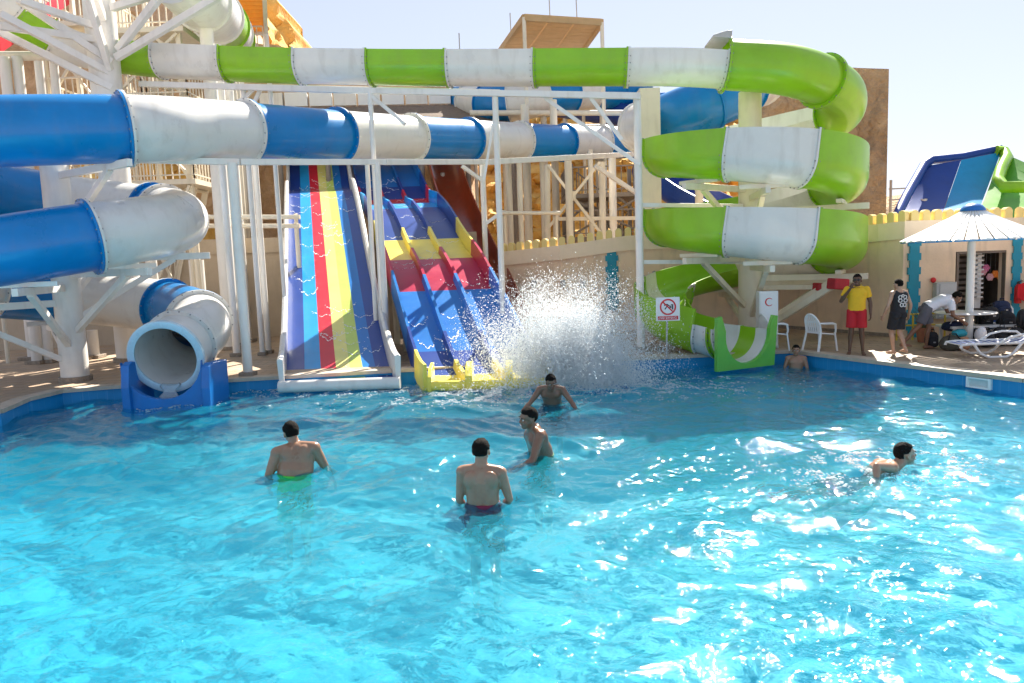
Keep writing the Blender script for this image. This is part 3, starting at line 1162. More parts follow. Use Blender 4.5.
def tower(c, rad, top, label, name, m_, arms, tube_r, plinth=0.12, hrad=2.4):
    """pillar with radial arms that carry a coil. arms: (angle, z of the tube centre, sign)"""
    t = thing(name, label, 'support tower', c)
    b = MB(); b.cyl(c, (c.x, c.y, top), rad, rad * 0.96, n=28)
    b.build('column', m_, t, smooth='auto')
    f = MB(); f.cyl(c, (c.x, c.y, c.z + plinth), rad * 1.18, n=28); f.build('plinth', CONC, t, smooth='auto')
    for a, z, sg in arms:
        d = V((sg * math.sin(R(a)), -math.cos(R(a)), 0))
        tg = V((-d.y, d.x, 0))
        zz = z - tube_r - 0.17
        b = MB()
        o = V((c.x, c.y, 0))
        b.beam(o + d * rad * 0.9 + V((0, 0, zz)), o + d * (hrad + 0.62) + V((0, 0, zz)), 0.11, 0.15)
        low = max(c.z + 0.35, zz - 1.25)
        b.beam(o + d * rad * 0.9 + V((0, 0, low)), o + d * (hrad - 0.15) + V((0, 0, zz - 0.06)), 0.12, 0.12)
        b.build('arm', m_, t, bevel=0.008)
        k = MB(); k.beam(o + d * hrad - tg * 0.55 + V((0, 0, zz + 0.13)), o + d * hrad + tg * 0.55 + V((0, 0, zz + 0.13)), 0.14, 0.10)
        k.build('cradle', m_, t, bevel=0.008)
    return t


bz = lambda a: 5.5 - (a / 360.0) * 2.36
tower(V((LC.x, LC.y, DECK)), 0.29, 5.3, 'thick white pillar with slanting arms inside the blue coil on the left', 'support_tower', STEEL_W,
      [(-56, 5.68, -1), (300, bz(300), -1), (345, bz(345), -1), (395, bz(395), -1), (180, bz(180), -1), (130, bz(130), -1), (250, bz(250), -1), (500, bz(500), -1)], TR, hrad=HR)
tower(RC.copy(), 0.30, P(752, 92, RC.y).z, 'cream pillar with slanting arms inside the lime spiral', 'support_tower', STEEL_C,
      [(310, gz(310), 1), (350, gz(350), 1), (420, gz(420), 1), (455, gz(455), 1), (540, gz(540), 1), (670, gz(670), 1), (712, gz(712), 1), (780, gz(780), 1), (815, gz(815), 1), (900, gz(900), 1)], GT + 0.02, hrad=GR)
tw = [o for o in COL.objects if o.name.startswith('support_tower')][-1]
b = MB()
o_ = V((RC.x, RC.y, 0))
b.beam(o_ + V((0.25, -0.1, 0.55)), P(836, 284, 17.6), 0.13, 0.15); b.build('strut', STEEL_C, tw, bevel=0.008)
REDP = mat('red_foam_pad', (0.42, 0.02, 0.03), 0.7, 0.2, 6)
b = MB(); q = P(838, 284, 17.6); b.box(q, (0.42, 0.3, 0.26), (0, 0.1, 0.3)); b.build('foam_pad', REDP, tw, bevel=0.03)
b = MB(); q = P(820, 287, 18.8); b.box(q, (0.3, 0.25, 0.2), (0, 0.1, 0.3)); b.build('foam_pad', REDP, tw, bevel=0.03)
b = MB(); b.beam(o_ + V((0.25, 0, q.z)), q, 0.1, 0.12); b.build('strut', STEEL_C, tw, bevel=0.008)

# second, taller pillar at the left with a fan of arms at the top
c = P(104, 60, 20.0); c.z = DECK
t = thing('support_tower', 'tall thick white pillar rising out of the top left of the photo', 'support tower', c)
MB().cyl(c, (c.x, c.y, 13.5), 0.38, n=28).build('column', STEEL_W, t, smooth='auto')
MB().cyl(c, (c.x, c.y, DECK + 0.12), 0.46, n=28).build('plinth', CONC, t, smooth='auto')
fans = [((112, 88), (0, 32), 18.6), ((112, 62), (18, 0), 18.8), ((108, 72), (0, 14), 18.0), ((100, 40), (0, 26), 18.3), ((100, 28), (20, 0), 18.5),
        ((118, 50), (168, -14), 19.2), ((116, 58), (236, -14), 19.4), ((112, 8), (182, -14), 19), ((110, 70), (84, -16), 18.9), ((104, 20), (88, -24), 19.2)]
for (a, b0, d) in fans:
    m_ = MB(); m_.beam(P(a[0], a[1], 19.75), P(b0[0], b0[1], d), 0.15, 0.17); m_.build('arm', STEEL_W, t, bevel=0.01)

# ---------------------------------------------------------------- portal frames
def frame(label, beams, posts, braces, m_=STEEL_W, name='steel_frame'):
    """posts: (px, py on post, depth, top z or None, r); the welded frame is one thing"""
    p0 = P(posts[0][0], posts[0][1], posts[0][2])
    t = thing(name, label, 'steel frame', (p0.x, p0.y, DECK))
    for (a, da), (b0, db), wd in beams:
        b = MB(); b.beam(P(a[0], a[1], da), P(b0[0], b0[1], db), wd, wd * 1.1); b.build('beam', m_, t, bevel=0.006)
    for (px, py, d, r) in posts:
        q = P(px, py, d)
        b = MB(); b.cyl((q.x, q.y, DECK), (q.x, q.y, q.z), r, n=14); b.build('post', m_, t, smooth='auto')
        b = MB(); b.box((q.x, q.y, DECK + 0.05), (r * 3, r * 3, 0.1)); b.build('foot', CONC, t, bevel=0.008)
    for (a, da), (b0, db), wd in braces:
        b = MB(); b.beam(P(a[0], a[1], da), P(b0[0], b0[1], db), wd); b.build('brace', m_, t, bevel=0.005)
    return t


frame('white portal frame with slim posts carrying the long lime flume',
      [(((140, 84), 20.6), ((372, 91), 19.4), 0.13), (((372, 91), 19.4), ((640, 96), 18.0), 0.13), (((240, 86), 21.6), ((500, 92), 20.3), 0.10)],
      [(370, 92, 19.4, 0.065), (495, 97, 18.8, 0.075), (637, 96, 18.3, 0.095), (243, 86, 20.2, 0.075), (270, 88, 20.2, 0.06)],
      [(((372, 96), 19.4), ((405, 124), 19.2), 0.09), (((243, 100), 20.2), ((256, 86), 20.2), 0.09), (((250, 112), 20.2), ((262, 86), 20.2), 0.09), (((497, 100), 18.8), ((484, 180), 18.8), 0.06), (((637, 205), 18.3), ((742, 206), 19.4), 0.10), (((637, 262), 18.3), ((745, 262), 19.4), 0.10), (((545, 98), 18.6), ((640, 165), 18.0), 0.09), (((590, 97), 18.3), ((622, 140), 18.2), 0.09)])
frame('white portal frame with posts at the deck edge carrying the long blue tube',
      [(((140, 160), 16.3), ((240, 162), 16.6), 0.12), (((240, 162), 16.6), ((385, 162), 19.4), 0.12), (((385, 162), 19.4), ((490, 162), 22.8), 0.13), (((490, 162), 22.8), ((640, 154), 29.0), 0.15)],
      [(232, 163, 16.4, 0.105), (255, 162, 20.6, 0.08), (222, 162, 20.2, 0.10), (367, 162, 19.6, 0.06), (377, 162, 19.2, 0.08), (482, 162, 22.8, 0.08), (612, 158, 28, 0.14)],
      [(((462, 166), 22.5), ((484, 182), 22.8), 0.1), (((484, 225), 22.8), ((502, 212), 22.8), 0.1), (((595, 166), 27), ((655, 205), 28), 0.14)])
# row of loose columns under the far lime tube and behind the coil
for i, (px, py, d, r, lab) in enumerate([
        (206, 28, 22.0, 0.19, 'thickest white post under the descending lime and white tube'),
        (216, 45, 23.0, 0.15, 'white post just right of the thickest one under the descending tube'),
        (226, 58, 24.0, 0.15, 'white post under the lower end of the descending lime tube'),
        (17, 57, 20.3, 0.13, 'white post below the red and purple chute at the far left'),
        (38, 57, 20.5, 0.11, 'slim white post right of the red chute post at the far left'),
        (53, 57, 20.6, 0.11, 'slim white post left of the tall thick pillar'),
        (4, 57, 20.1, 0.13, 'white post cut by the left edge of the photo'),
        (196, 260, 23.0, 0.22, 'short thick white post seen beside the blue bend of the coil'),
        (150, 250, 22.2, 0.16, 'short white post behind the middle of the left coil'),
        (30, 305, 21.2, 0.20, 'white post standing on the deck left behind the left pillar'),
        (92, 330, 21.0, 0.14, 'white post standing on the deck right behind the left pillar')]):
    q = P(px, py, d)
    post('support_post', lab, q.x, q.y, DECK, q.z, r, STEEL_W, 'white steel support posts')
for i, (px, py, d, r, lab) in enumerate([
        (507, 128, 29, 0.12, 'tall cream post left of the stair scaffold'), (524, 105, 30, 0.14, 'thick cream post left of the stair scaffold, under the banded tube'),
        (541, 128, 29.5, 0.10, 'slim cream post between the thick ones by the stair scaffold'), (553, 100, 31, 0.15, 'thick cream post carrying the banded tube near its middle'),
        (519, 160, 27, 0.1, 'thin cream pipe post behind the rust red chute'), (568, 160, 27, 0.13, 'cream post at the left corner of the stair scaffold'),
        (648, 90, 24.5, 0.32, 'broad square cream post behind the left of the lime spiral'), (590, 150, 29, 0.10, 'thin cream post in front of the stair flight')]):
    q = P(px, py, d)
    post('support_post', lab, q.x, q.y, DECK, q.z, r, STEEL_C, 'cream posts round the stair scaffold', square=(i == 6))

# ---------------------------------------------------------------- stair towers
def railing(a, b0, h=1.0, n=None, r=0.025):
    a, b0 = V(a), V(b0)
    L_ = (b0 - a).length
    n = n or max(2, int(L_ / 0.22))
    m_ = MB()
    up = V((0, 0, h))
    m_.beam(a + up, b0 + up, r * 2.2)
    m_.beam(a + up * 0.12, b0 + up * 0.12, r * 1.6)
    for i in range(n + 1):
        q = a.lerp(b0, i / n)
        m_.beam(q, q + up, r * 1.4)
    return m_


def stair_tower(label, x0, x1, y0, y1, levels, top, m_, flights=True, roof=None):
    t = thing('stair_tower', label, 'stair tower', ((x0 + x1) / 2, (y0 + y1) / 2, DECK))
    for x in (x0, x1):
        for y in (y0, y1):
            MB().box((x, y, (DECK + top) / 2), (0.15, 0.15, top - DECK)).build('post', m_, t)
    for k, z in enumerate(levels):
        MB().box(((x0 + x1) / 2, (y0 + y1) / 2, z - 0.1), (x1 - x0 + 0.5, y1 - y0 + 0.5, 0.16)).build('platform', m_, t)
        e = 0.2
        for a, b0 in (((x0 - e, y0 - e, z), (x1 + e, y0 - e, z)), ((x0 - e, y0 - e, z), (x0 - e, y1 + e, z)), ((x1 + e, y0 - e, z), (x1 + e, y1 + e, z))):
            railing(a, b0).build('railing', m_, t)
        zl = DECK if k == 0 else levels[k - 1]
        b = MB()
        b.beam((x0, y0, z - 0.9), (x0 + 0.9, y0, z - 0.15), 0.09); b.beam((x1, y0, z - 0.9), (x1 - 0.9, y0, z - 0.15), 0.09)
        b.beam((x0, y0 - .12, zl + 0.1), (x1, y0 - .12, z - 0.2), 0.08); b.beam((x1, y0 - .02, zl + 0.1), (x0, y0 - .02, z - 0.2), 0.08)
        b.build('brace', m_, t)
        if flights:
            s0, s1 = (x0 + 0.3, x1 - 0.3) if k % 2 == 0 else (x1 - 0.3, x0 + 0.3)
            ns = 11
            b = MB()
            ym = (y0 + y1) / 2 + 0.3
            for i in range(ns):
                f_ = (i + 0.5) / ns
                b.box((s0 + (s1 - s0) * f_, ym, zl + (z - zl) * f_), (abs(s1 - s0) / ns * 1.25, 0.9, 0.045))
            for yy in (ym - 0.47, ym + 0.47):
                b.beam((s0, yy, zl - 0.05), (s1, yy, z - 0.05), 0.05, 0.2)
            b.build('stair_flight', m_, t)
            railing((s0, ym - 0.5, zl), (s1, ym - 0.5, z), 0.95, 10).build('railing', m_, t)
    return t


def zat(px, py, d):
    return P(px, py, d).z


stair_tower('cream stair tower with railed platforms behind the left coil', P(118, 100, 24).x, P(184, 100, 24).x, 24, 26.4,
            [zat(160, 180, 24), zat(160, 98, 24), zat(160, 28, 24)], zat(160, -40, 24), STEEL_C)
stair_tower('second cream stair tower at the far left behind the fan of arms', P(48, 100, 25.5).x, P(100, 100, 25.5).x, 25.5, 27.5,
            [zat(80, 190, 25.5), zat(80, 110, 25.5), zat(80, 22, 25.5)], zat(80, -40, 25.5), STEEL_C, flights=False)
STEEL_D = mat('weathered_grey_steel', (0.24, 0.20, 0.165), 0.6, 0.15, 4, dirt=0.2)
stair_tower('weathered grey stair scaffold above the battlement wall in the middle', P(572, 200, 29.5).x, P(640, 200, 29.5).x, 29.5, 32,
            [zat(600, 236, 29.5), zat(600, 193, 29.5)], zat(600, 163, 29.5), STEEL_D)
# loose X brace panel and pipe racks in front of the cliff
t = thing('brace_panel', 'cream X shaped brace panel with a square centre plate left of the stairs', 'brace', P(567, 160, 27.5))
for k, (a, b0) in enumerate((((548, 165), (600, 232)), ((600, 162), (545, 232)))):
    b = MB(); b.beam(P(*a, 27.5 + .1 * k), P(*b0, 27.5 + .1 * k), 0.10); b.build('brace', STEEL_C, t)
b = MB(); b.box(P(571, 196, 27.4), (0.34, 0.06, 0.34)); b.build('centre_plate', STEEL_C, t, bevel=0.01)
b = MB(); b.beam(P(553, 219, 27.6), P(640, 218, 27.6), 0.13); b.build('beam', STEEL_C, t)
b = MB(); b.cyl(P(547, 165, 27.65), V((P(545, 232, 27.65).x, 27.65, DECK)), 0.12); b.build('post', STEEL_C, t)
b = MB(); b.cyl(P(602, 162, 27.65), V((P(602, 232, 27.65).x, 27.65, DECK)), 0.12); b.build('post', STEEL_C, t)
for i, (py, px0, px1, d, lab) in enumerate([(217, 190, 300, 22.5, 'upper white pipe rail behind the left coil'), (226, 185, 300, 22.6, 'lower white pipe rail behind the left coil'),
                                             (213, 500, 560, 26.5, 'white pipe rail left of the stair scaffold'), (113, 470, 640, 33, 'cream cross beam under the banded blue tube'), (127, 470, 600, 32, 'cream cross beam between the two long tubes'), (56, -30, 112, 20.4, 'white beam resting on the posts left of the tall pillar')]):
    t = thing('pipe_rail', lab, 'pipe rail', P(px0, py, d))
    b = MB(); b.cyl(P(px0, py, d), P(px1, py, d), 0.07 if i < 3 else 0.12, n=10); b.build('rail', STEEL_C, t, smooth='auto')
    for px in (px0 + 4, px1 - 4):
        q = P(px, py, d + .15); b = MB(); b.cyl((q.x, q.y, DECK), q + V((0, 0, .1)), 0.06, n=8); b.build('post', STEEL_C, t, smooth='auto')

# ---------------------------------------------------------------- rock
def rock_mat(name, c1, c2, c3, sc=0.6, bd=0.12):
    m, nt, b = new_mat(name)
    N, L = nt.nodes, nt.links
    tc = N.new('ShaderNodeTexCoord')
    nz = N.new('ShaderNodeTexNoise'); nz.inputs['Scale'].default_value = sc; nz.inputs['Detail'].default_value = 10; nz.inputs['Roughness'].default_value = 0.68
    nz.inputs['Distortion'].default_value = 0.4
    L.new(tc.outputs['Object'], nz.inputs['Vector'])
    cr = N.new('ShaderNodeValToRGB')
    cr.color_ramp.elements[0].position = 0.32; cr.color_ramp.elements[0].color = (*c1, 1)
    cr.color_ramp.elements[1].position = 0.7; cr.color_ramp.elements[1].color = (*c3, 1)
    e = cr.color_ramp.elements.new(0.5); e.color = (*c2, 1)
    L.new(nz.outputs['Fac'], cr.inputs['Fac'])
    L.new(cr.outputs['Color'], b.inputs['Base Color'])
    b.inputs['Roughness'].default_value = 0.9
    n2 = N.new('ShaderNodeTexNoise'); n2.inputs['Scale'].default_value = sc * 9; n2.inputs['Detail'].default_value = 8
    L.new(tc.outputs['Object'], n2.inputs['Vector'])
    bp = N.new('ShaderNodeBump'); bp.inputs['Strength'].default_value = 0.9; bp.inputs['Distance'].default_value = bd
    L.new(n2.outputs['Fac'], bp.inputs['Height']); L.new(bp.outputs['Normal'], b.inputs['Normal'])
    return m


ROCK_B = rock_mat('brown_cliff_rock', (0.34, 0.21, 0.115), (0.60, 0.40, 0.23), (0.74, 0.53, 0.34))
ROCK_O = rock_mat('ochre_cliff_rock', (0.58, 0.28, 0.06), (0.76, 0.44, 0.10), (0.88, 0.60, 0.20))
ROCK_T = rock_mat('tan_cast_rock', (0.22, 0.14, 0.075), (0.42, 0.28, 0.155), (0.58, 0.42, 0.25), 0.55, 0.35)


def rock_sheet(name, top, zb, depth_back, m_, amp, slope, nx=120, nz=60, sc=0.5, seed=0):
    """cliff as a thick body: top = [(px,py,depth)...], foot at zb, front leaning back by slope metres per metre"""
    tp = [P(*q) for q in top]
    cum = [0]
    for a, b0 in zip(tp, tp[1:]):
        cum.append(cum[-1] + math.hypot(b0.x - a.x, b0.y - a.y))
    def at(u):
        s_ = u * cum[-1]
        for i in range(len(tp) - 1):
            if s_ <= cum[i + 1] or i == len(tp) - 2:
                k = (s_ - cum[i]) / (cum[i + 1] - cum[i] + 1e-9)
                return tp[i].lerp(tp[i + 1], k)
    b = MB()
    vs = []
    for j in range(nz + 1):
        v = j / nz
        for i in range(nx + 1):
            t = at(i / nx)
            z = zb + (t.z - zb) * v
            y = t.y - (t.z - z) * slope
            q = V((t.x, y, z))
            nn = noise.fractal(V((q.x * sc + seed, q.y * sc, q.z * sc * 0.8)), 1.0, 2.1, 5) + 0.6 * abs(noise.noise(V((q.x * sc * 1.7 + seed, seed, q.z * sc * 0.5))))
            q.y += -amp * nn
            q.x += amp * 0.5 * noise.noise(q * sc * 1.3 + V((7, 3, seed)))
            if j == nz:
                q.z += amp * 0.25 * noise.noise(V((q.x * 1.1, seed, 2)))
            vs.append(q)
    fs = [(j * (nx + 1) + i, j * (nx + 1) + i + 1, (j + 1) * (nx + 1) + i + 1, (j + 1) * (nx + 1) + i) for j in range(nz) for i in range(nx)]
    b.add(vs, fs)
    # back and ends
    k = len(vs)
    topi = [nz * (nx + 1) + i for i in range(nx + 1)]
    boti = [i for i in range(nx + 1)]
    bt = [vs[i] + V((0, depth_back, 0)) for i in topi]
    bb = [V((vs[i].x, vs[topi[j]].y + depth_back, zb)) for j, i in enumerate(boti)]
    b.v.extend([tuple(q) for q in bt + bb]); n_ = nx + 1
    for i in range(nx):
        b.f.append((topi[i], topi[i + 1], k + i + 1, k + i)); b.m.append(0)
        b.f.append((k + i, k + i + 1, k + n_ + i + 1, k + n_ + i)); b.m.append(0)
    for e in (0, nx):
        col_ = [j * (nx + 1) + e for j in range(nz + 1)]
        b.f.append(tuple(col_ + [k + e, k + n_ + e])); b.m.append(0)
    o = b.build(name, m_, None, smooth='auto')
    return tag(o, kind='structure')


rock_sheet('rock_cliff', [(-160, -60, 33), (60, -40, 34), (215, -10, 35), (252, 42, 36), (312, 54, 37), (345, 76, 38), (470, 80, 40)], 0.0, 6, ROCK_B, 0.9, 0.12, 150, 60, 0.45, 3)
rock_sheet('rock_cliff', [(455, 84, 52), (520, 90, 50), (600, 98, 48), (680, 104, 46), (775, 110, 45)], 0.0, 6, ROCK_O, 1.5, 1.15, 130, 80, 0.8, 9)
rock_sheet('rock_cliff', [(150, 0, 40), (205, -16, 41), (262, -12, 44), (300, 50, 46)], 0.0, 5, ROCK_O, 1.2, 0.8, 50, 50, 0.8, 5)
# cast rock tower on the right
rt = thing('rock_tower', 'tall flat sided tower of tan cast rock behind the lime spiral', 'rock tower', P(826, 225, 33))
a, b0 = P(762, 64, 32.0), P(889, 69, 31.0)
nxx, nzz = 60, 70
bb = MB(); vs = []
zt0, zt1 = a.z, b0.z
for j in range(nzz + 1):
    for i in range(nxx + 1):
        u_, v_ = i / nxx, j / nzz
        q = a.lerp(b0, u_)
        z = DECK + (zt0 + (zt1 - zt0) * u_ - DECK) * v_
        edge = min(1, 8 * u_, 8 * (1 - u_), 10 * (1 - v_) + .05)
        q = V((q.x, q.y, z))
        h_ = noise.fractal(V((q.x * .55, z * .4, 4.0)), 1.0, 2.0, 5) * 0.75 + 0.6 * abs(noise.noise(V((q.x * .8, z * .5, 9))))
        vs.append(V((q.x, q.y - h_ * edge, z)))
bb.add(vs, [(j * (nxx + 1) + i, j * (nxx + 1) + i + 1, (j + 1) * (nxx + 1) + i + 1, (j + 1) * (nxx + 1) + i) for j in range(nzz) for i in range(nxx)])
bb.build('rock_face', ROCK_T, rt, smooth='auto')
body = MB()
p0, p1 = V((a.x, a.y + .02, 0)), V((b0.x, b0.y + .02, 0))
nb = V((0.35, 4.0, 0))
body.add([(p0.x, p0.y, DECK), (p1.x, p1.y, DECK), (p1 + nb).to_tuple()[:2] + (DECK,), (p0 + nb).to_tuple()[:2] + (DECK,),
          (p0.x, p0.y, zt0), (p1.x, p1.y, zt1), (p1 + nb).to_tuple()[:2] + (zt1,), (p0 + nb).to_tuple()[:2] + (zt0,)],
         [(0, 1, 5, 4), (1, 2, 6, 5), (2, 3, 7, 6), (3, 0, 4, 7), (4, 5, 6, 7)])
body.build('core', ROCK_T, rt)
# low rubble hill behind the right hand slide
b = MB()
rock_sheet('rubble_hill', [(850, 230, 44), (893, 205, 46), (925, 190, 47), (960, 200, 46), (1000, 230, 45)], 0.0, 6, ROCK_T, 0.8, 0.9, 50, 30, 0.6, 21)
t = thing('scaffold_mast', 'thin grey scaffold mast with cross bars right of the rock tower', 'scaffold', P(892, 230, 33))
b = MB()
q = P(891, 180, 33); b.cyl((q.x, q.y, DECK), q, 0.06, n=8); b.build('pole', STEEL_G, t)
b = MB(); b.beam(P(889, 189, 33), P(912, 188, 33.2), 0.06); b.beam(P(889, 200, 33), P(910, 199, 33.2), 0.06); b.build('cross_bar', STEEL_G, t)

# ---------------------------------------------------------------- roofs and canopies
TILE = mat('brown_slatted_roof', (0.22, 0.16, 0.115), 0.8, 0.25, 8, bump=0.4)
CAN = mat('tan_canopy_boards', (0.62, 0.44, 0.24), 0.75, 0.08, 3, trans=0.3)
CAN_O = mat('orange_canopy_boards', (0.74, 0.42, 0.12), 0.7, 0.08, 3, trans=0.45)
t = thing('pavilion', 'long low pavilion with a brown slatted roof and white boxes on its ridge', 'pavilion', (P(370, 125, 33).x, 34, DECK))
A, Bq, C_, D_ = P(258, 108, 34.5), P(474, 104, 36), P(262, 145, 30.5), P(545, 140, 31.5)
rf_ = MB()
nsl = 26
for i in range(nsl):
    k0, k1 = i / nsl, (i + 0.82) / nsl
    p00, p01 = C_.lerp(A, k0), C_.lerp(A, k1)
    p10, p11 = D_.lerp(Bq, k0), D_.lerp(Bq, k1)
    dz = V((0, 0, -0.06))
    rf_.loft([[p00, p10, p11, p01], [p00 + dz, p10 + dz, p11 + dz, p01 + dz]], cap=True)
rf_.build('roof', TILE, t)
for k in range(9):
    q0 = A.lerp(Bq, (k + .04) / 9); q1 = A.lerp(Bq, (k + .96) / 9)
    b = MB(); b.beam(q0 + V((0, 0.3, .35)), q1 + V((0, 0.3, .35)), 0.6, 0.62); b.build('parapet_box', PLASTIC_W if k % 3 else STEEL_W, t, bevel=0.02)
for k in range(6):
    q = C_.lerp(D_, (k + .3) / 6); b = MB(); b.cyl((q.x, q.y + .3, DECK), (q.x, q.y + .3, q.z), 0.11, n=10); b.build('post', STEEL_D, t, smooth='auto')
# shade roof above the flume
t = thing('shade_canopy', 'flat tan shade canopy on thin posts with three aerial rods, above the flume', 'canopy', (P(552, 52, 34).x, 34, DECK))
c4 = [P(497, 54, 31.5), P(524, 17.5, 33.0), P(602, 22, 33.0), P(583, 54, 31.5)]
c4 = [P(500, 51, 36.5), P(524, 17.5, 31.5), P(602, 22.5, 31.5), P(582, 51, 36.5)]
for k in range(3):
    l0, l1 = c4[1].lerp(c4[2], (k + .0) / 3 + .012), c4[1].lerp(c4[2], (k + 1) / 3 - .012)
    m0, m1 = c4[0].lerp(c4[3], (k + .0) / 3 + .012), c4[0].lerp(c4[3], (k + 1) / 3 - .012)
    b = MB(); dz = V((0, 0, 0.12))
    for s_ in range(9):
        f0, f1 = s_ / 9, (s_ + .93) / 9
        qa, qb, qc, qd = l0.lerp(m0, f0), l1.lerp(m1, f0), l1.lerp(m1, f1), l0.lerp(m0, f1)
        b.loft([[qa, qb, qc, qd], [qa + dz, qb + dz, qc + dz, qd + dz]], cap=True)
    b.build('roof_panel', CAN, t)
for a, b0 in ((0, 1), (1, 2), (2, 3), (3, 0)):
    b = MB(); b.beam(c4[a], c4[b0], 0.14, 0.26); b.build('edge_beam', CAN, t)
for q in c4:
    b = MB(); b.cyl((q.x, q.y, DECK), (q.x, q.y, q.z), 0.08, n=8); b.build('post', STEEL_C, t)
for px, py0, py1, d in ((511, 13, 34, 34), (550, -6, 20, 32), (577, -3, 20, 32), (584, 18, 24, 32)):
    b = MB(); b.cyl(P(px, py1, d), P(px - 1, py0, d), 0.025, n=6); b.build('aerial', STEEL_G, t)
for px, py0, py1, d, lab in ((459, 33, 56, 36, 'thin aerial rod standing alone left of the tan canopy'),):
    t2 = thing('aerial', lab, 'aerial', P(px, py1, d)); b = MB(); q = P(px, py1, d); b.cyl((q.x, q.y, 6), P(px, py0, d), 0.03, n=6); b.build('rod', STEEL_G, t2)
t = thing('shade_canopy', 'bright orange louvred canopy panel at the top left', 'canopy', (P(250, 40, 30).x, 30, DECK))
c4 = [P(224, -34, 27.5), P(263, -34, 27.5), P(266, 33, 31.0), P(238, 33, 31.0)]
b = MB(); dz = V((0, 0.05, 0.08))
for s_ in range(16):
    f0, f1 = s_ / 16, (s_ + .9) / 16
    qa, qb, qc, qd = c4[0].lerp(c4[3], f0), c4[1].lerp(c4[2], f0), c4[1].lerp(c4[2], f1), c4[0].lerp(c4[3], f1)
    b.loft([[qa, qb, qc, qd], [qa + dz, qb + dz, qc + dz, qd + dz]], cap=True)
b.build('roof_panel', CAN_O, t)
for i, j in ((0, 3), (1, 2), (3, 2)):
    b = MB(); b.beam(c4[i], c4[j], 0.16); b.build('edge_beam', STEEL_W, t)
for q in (c4[2], c4[3]):
    b = MB(); b.cyl((q.x, q.y, DECK), q, 0.1, n=8); b.build('post', STEEL_W, t)
railing(P(240, 50, 30.5) , P(264, 50, 30.5), 0.9).build('railing', STEEL_C, t)

# ---------------------------------------------------------------- beige wall on the left, behind the columns
BEIGE = mat('beige_render', (0.84, 0.64, 0.46), 0.85, 0.09, 1.2, bump=0.25, bscale=18, dirt=0.32)
BEIGE_L = mat('pale_cornice_render', (0.86, 0.70, 0.52), 0.8, 0.06, 1.5, bump=0.1, dirt=0.1)
t = thing('retaining_wall', 'plain grey beige wall behind the left coil and the slides', 'wall', (P(200, 300, 25).x, 25, DECK))
q0, q1 = P(-60, 240, 24), P(476, 240, 27)
GBE = mat('grey_beige_render', (0.50, 0.41, 0.31), 0.85, 0.08, 1.2, bump=0.15, bscale=20, dirt=0.2)
b = MB(); b.beam(V((q0.x, q0.y, (3.2 + DECK) / 2)), V((q1.x, q1.y, (3.2 + DECK) / 2)), 0.35, 3.2 - DECK); b.build('wall', GBE, t)
b = MB(); b.beam(V((q0.x, q0.y - .02, 3.45)), V((q1.x, q1.y - .02, 3.45)), 0.45, 0.5); b.build('cap_band', GBE, t)

# ---------------------------------------------------------------- battlement wall, right
WN = [(500, 24.5, 252), (560, 23.6, 245.5), (625, 23.4, 236), (700, 23.2, 232), (770, 22.8, 231), (838, 20.8, 228), (880, 19.6, 224), (904, 19.05, 221), (1019, 19.0, 217.5), (1085, 18.0, 215)]
def wy(px):
    for (p0, d0, t0), (p1, d1, t1) in zip(WN, WN[1:]):
        if p0 <= px <= p1:
            k = (px - p0) / (p1 - p0)
            return 1 / (1 / d0 + (1 / d1 - 1 / d0) * k)
def wt(px):
    for (p0, d0, t0), (p1, d1, t1) in zip(WN, WN[1:]):
        if p0 <= px <= p1:
            return t0 + (t1 - t0) * (px - p0) / (p1 - p0)
def wpt(px, py=250):
    return P(px, py, wy(px))
wnod = [V((P(px, py, d).x, d, P(px, py, d).z)) for px, d, py in WN]
bw = thing('battlement_wall', 'long beige wall with rounded yellow battlements and teal toothed pilasters', 'wall', (wnod[5].x, wnod[5].y, DECK))


def run(nodes, z0, z1f, off, th, name, m_, parent, cap=True):
    """wall strip following plan nodes; front face moved off metres towards the camera"""
    rings = []
    for i, q in enumerate(nodes):
        d = nodes[min(i + 1, len(nodes) - 1)] - nodes[max(i - 1, 0)]
        d.z = 0; d.normalize()
        nrm = V((d.y, -d.x, 0))
        f_ = q + nrm * off; k = q - nrm * (th - off)
        zz0 = z0(q) if callable(z0) else z0
        zz1 = z1f(q) if callable(z1f) else z1f
        rings.append([V((f_.x, f_.y, zz0)), V((f_.x, f_.y, zz1)), V((k.x, k.y, zz1)), V((k.x, k.y, zz0))])
    b = MB(); b.loft(rings, cap=cap)
    return b.build(name, m_, parent)


topz = lambda q: q.z
def sub(pa, pb):
    """nodes between photo columns pa and pb"""
    xs_ = [pa] + [n_[0] for n_ in WN if pa < n_[0] < pb] + [pb]
    return [V((P(x, wt(x), wy(x)).x, wy(x), P(x, wt(x), wy(x)).z)) for x in xs_]
WX0, WX1 = 957, 1008
wz0, wz1 = P(980, 322, 19.0).z, P(980, 251, 19.0).z
run(sub(500, WX0), DECK, lambda q: q.z - 0.45, 0, 0.3, 'wall', BEIGE, bw)
run(sub(WX1, 1085), DECK, lambda q: q.z - 0.45, 0, 0.3, 'wall', BEIGE, bw)
run(sub(WX0, WX1), DECK, wz0, 0, 0.3, 'wall', BEIGE, bw)
run(sub(WX0, WX1), wz1, lambda q: q.z - 0.45, 0, 0.3, 'wall', BEIGE, bw)
run(sub(500, 1085), lambda q: q.z - 0.45, topz, 0.07, 0.42, 'cornice', BEIGE_L, bw)
run(sub(700, 905), DECK, DECK + 0.09, 0.03, 0.03, 'skirting', CONC, bw)
MERL = mat('yellow_cream_render', (0.82, 0.64, 0.26), 0.8, 0.06, 2, dirt=0.1)
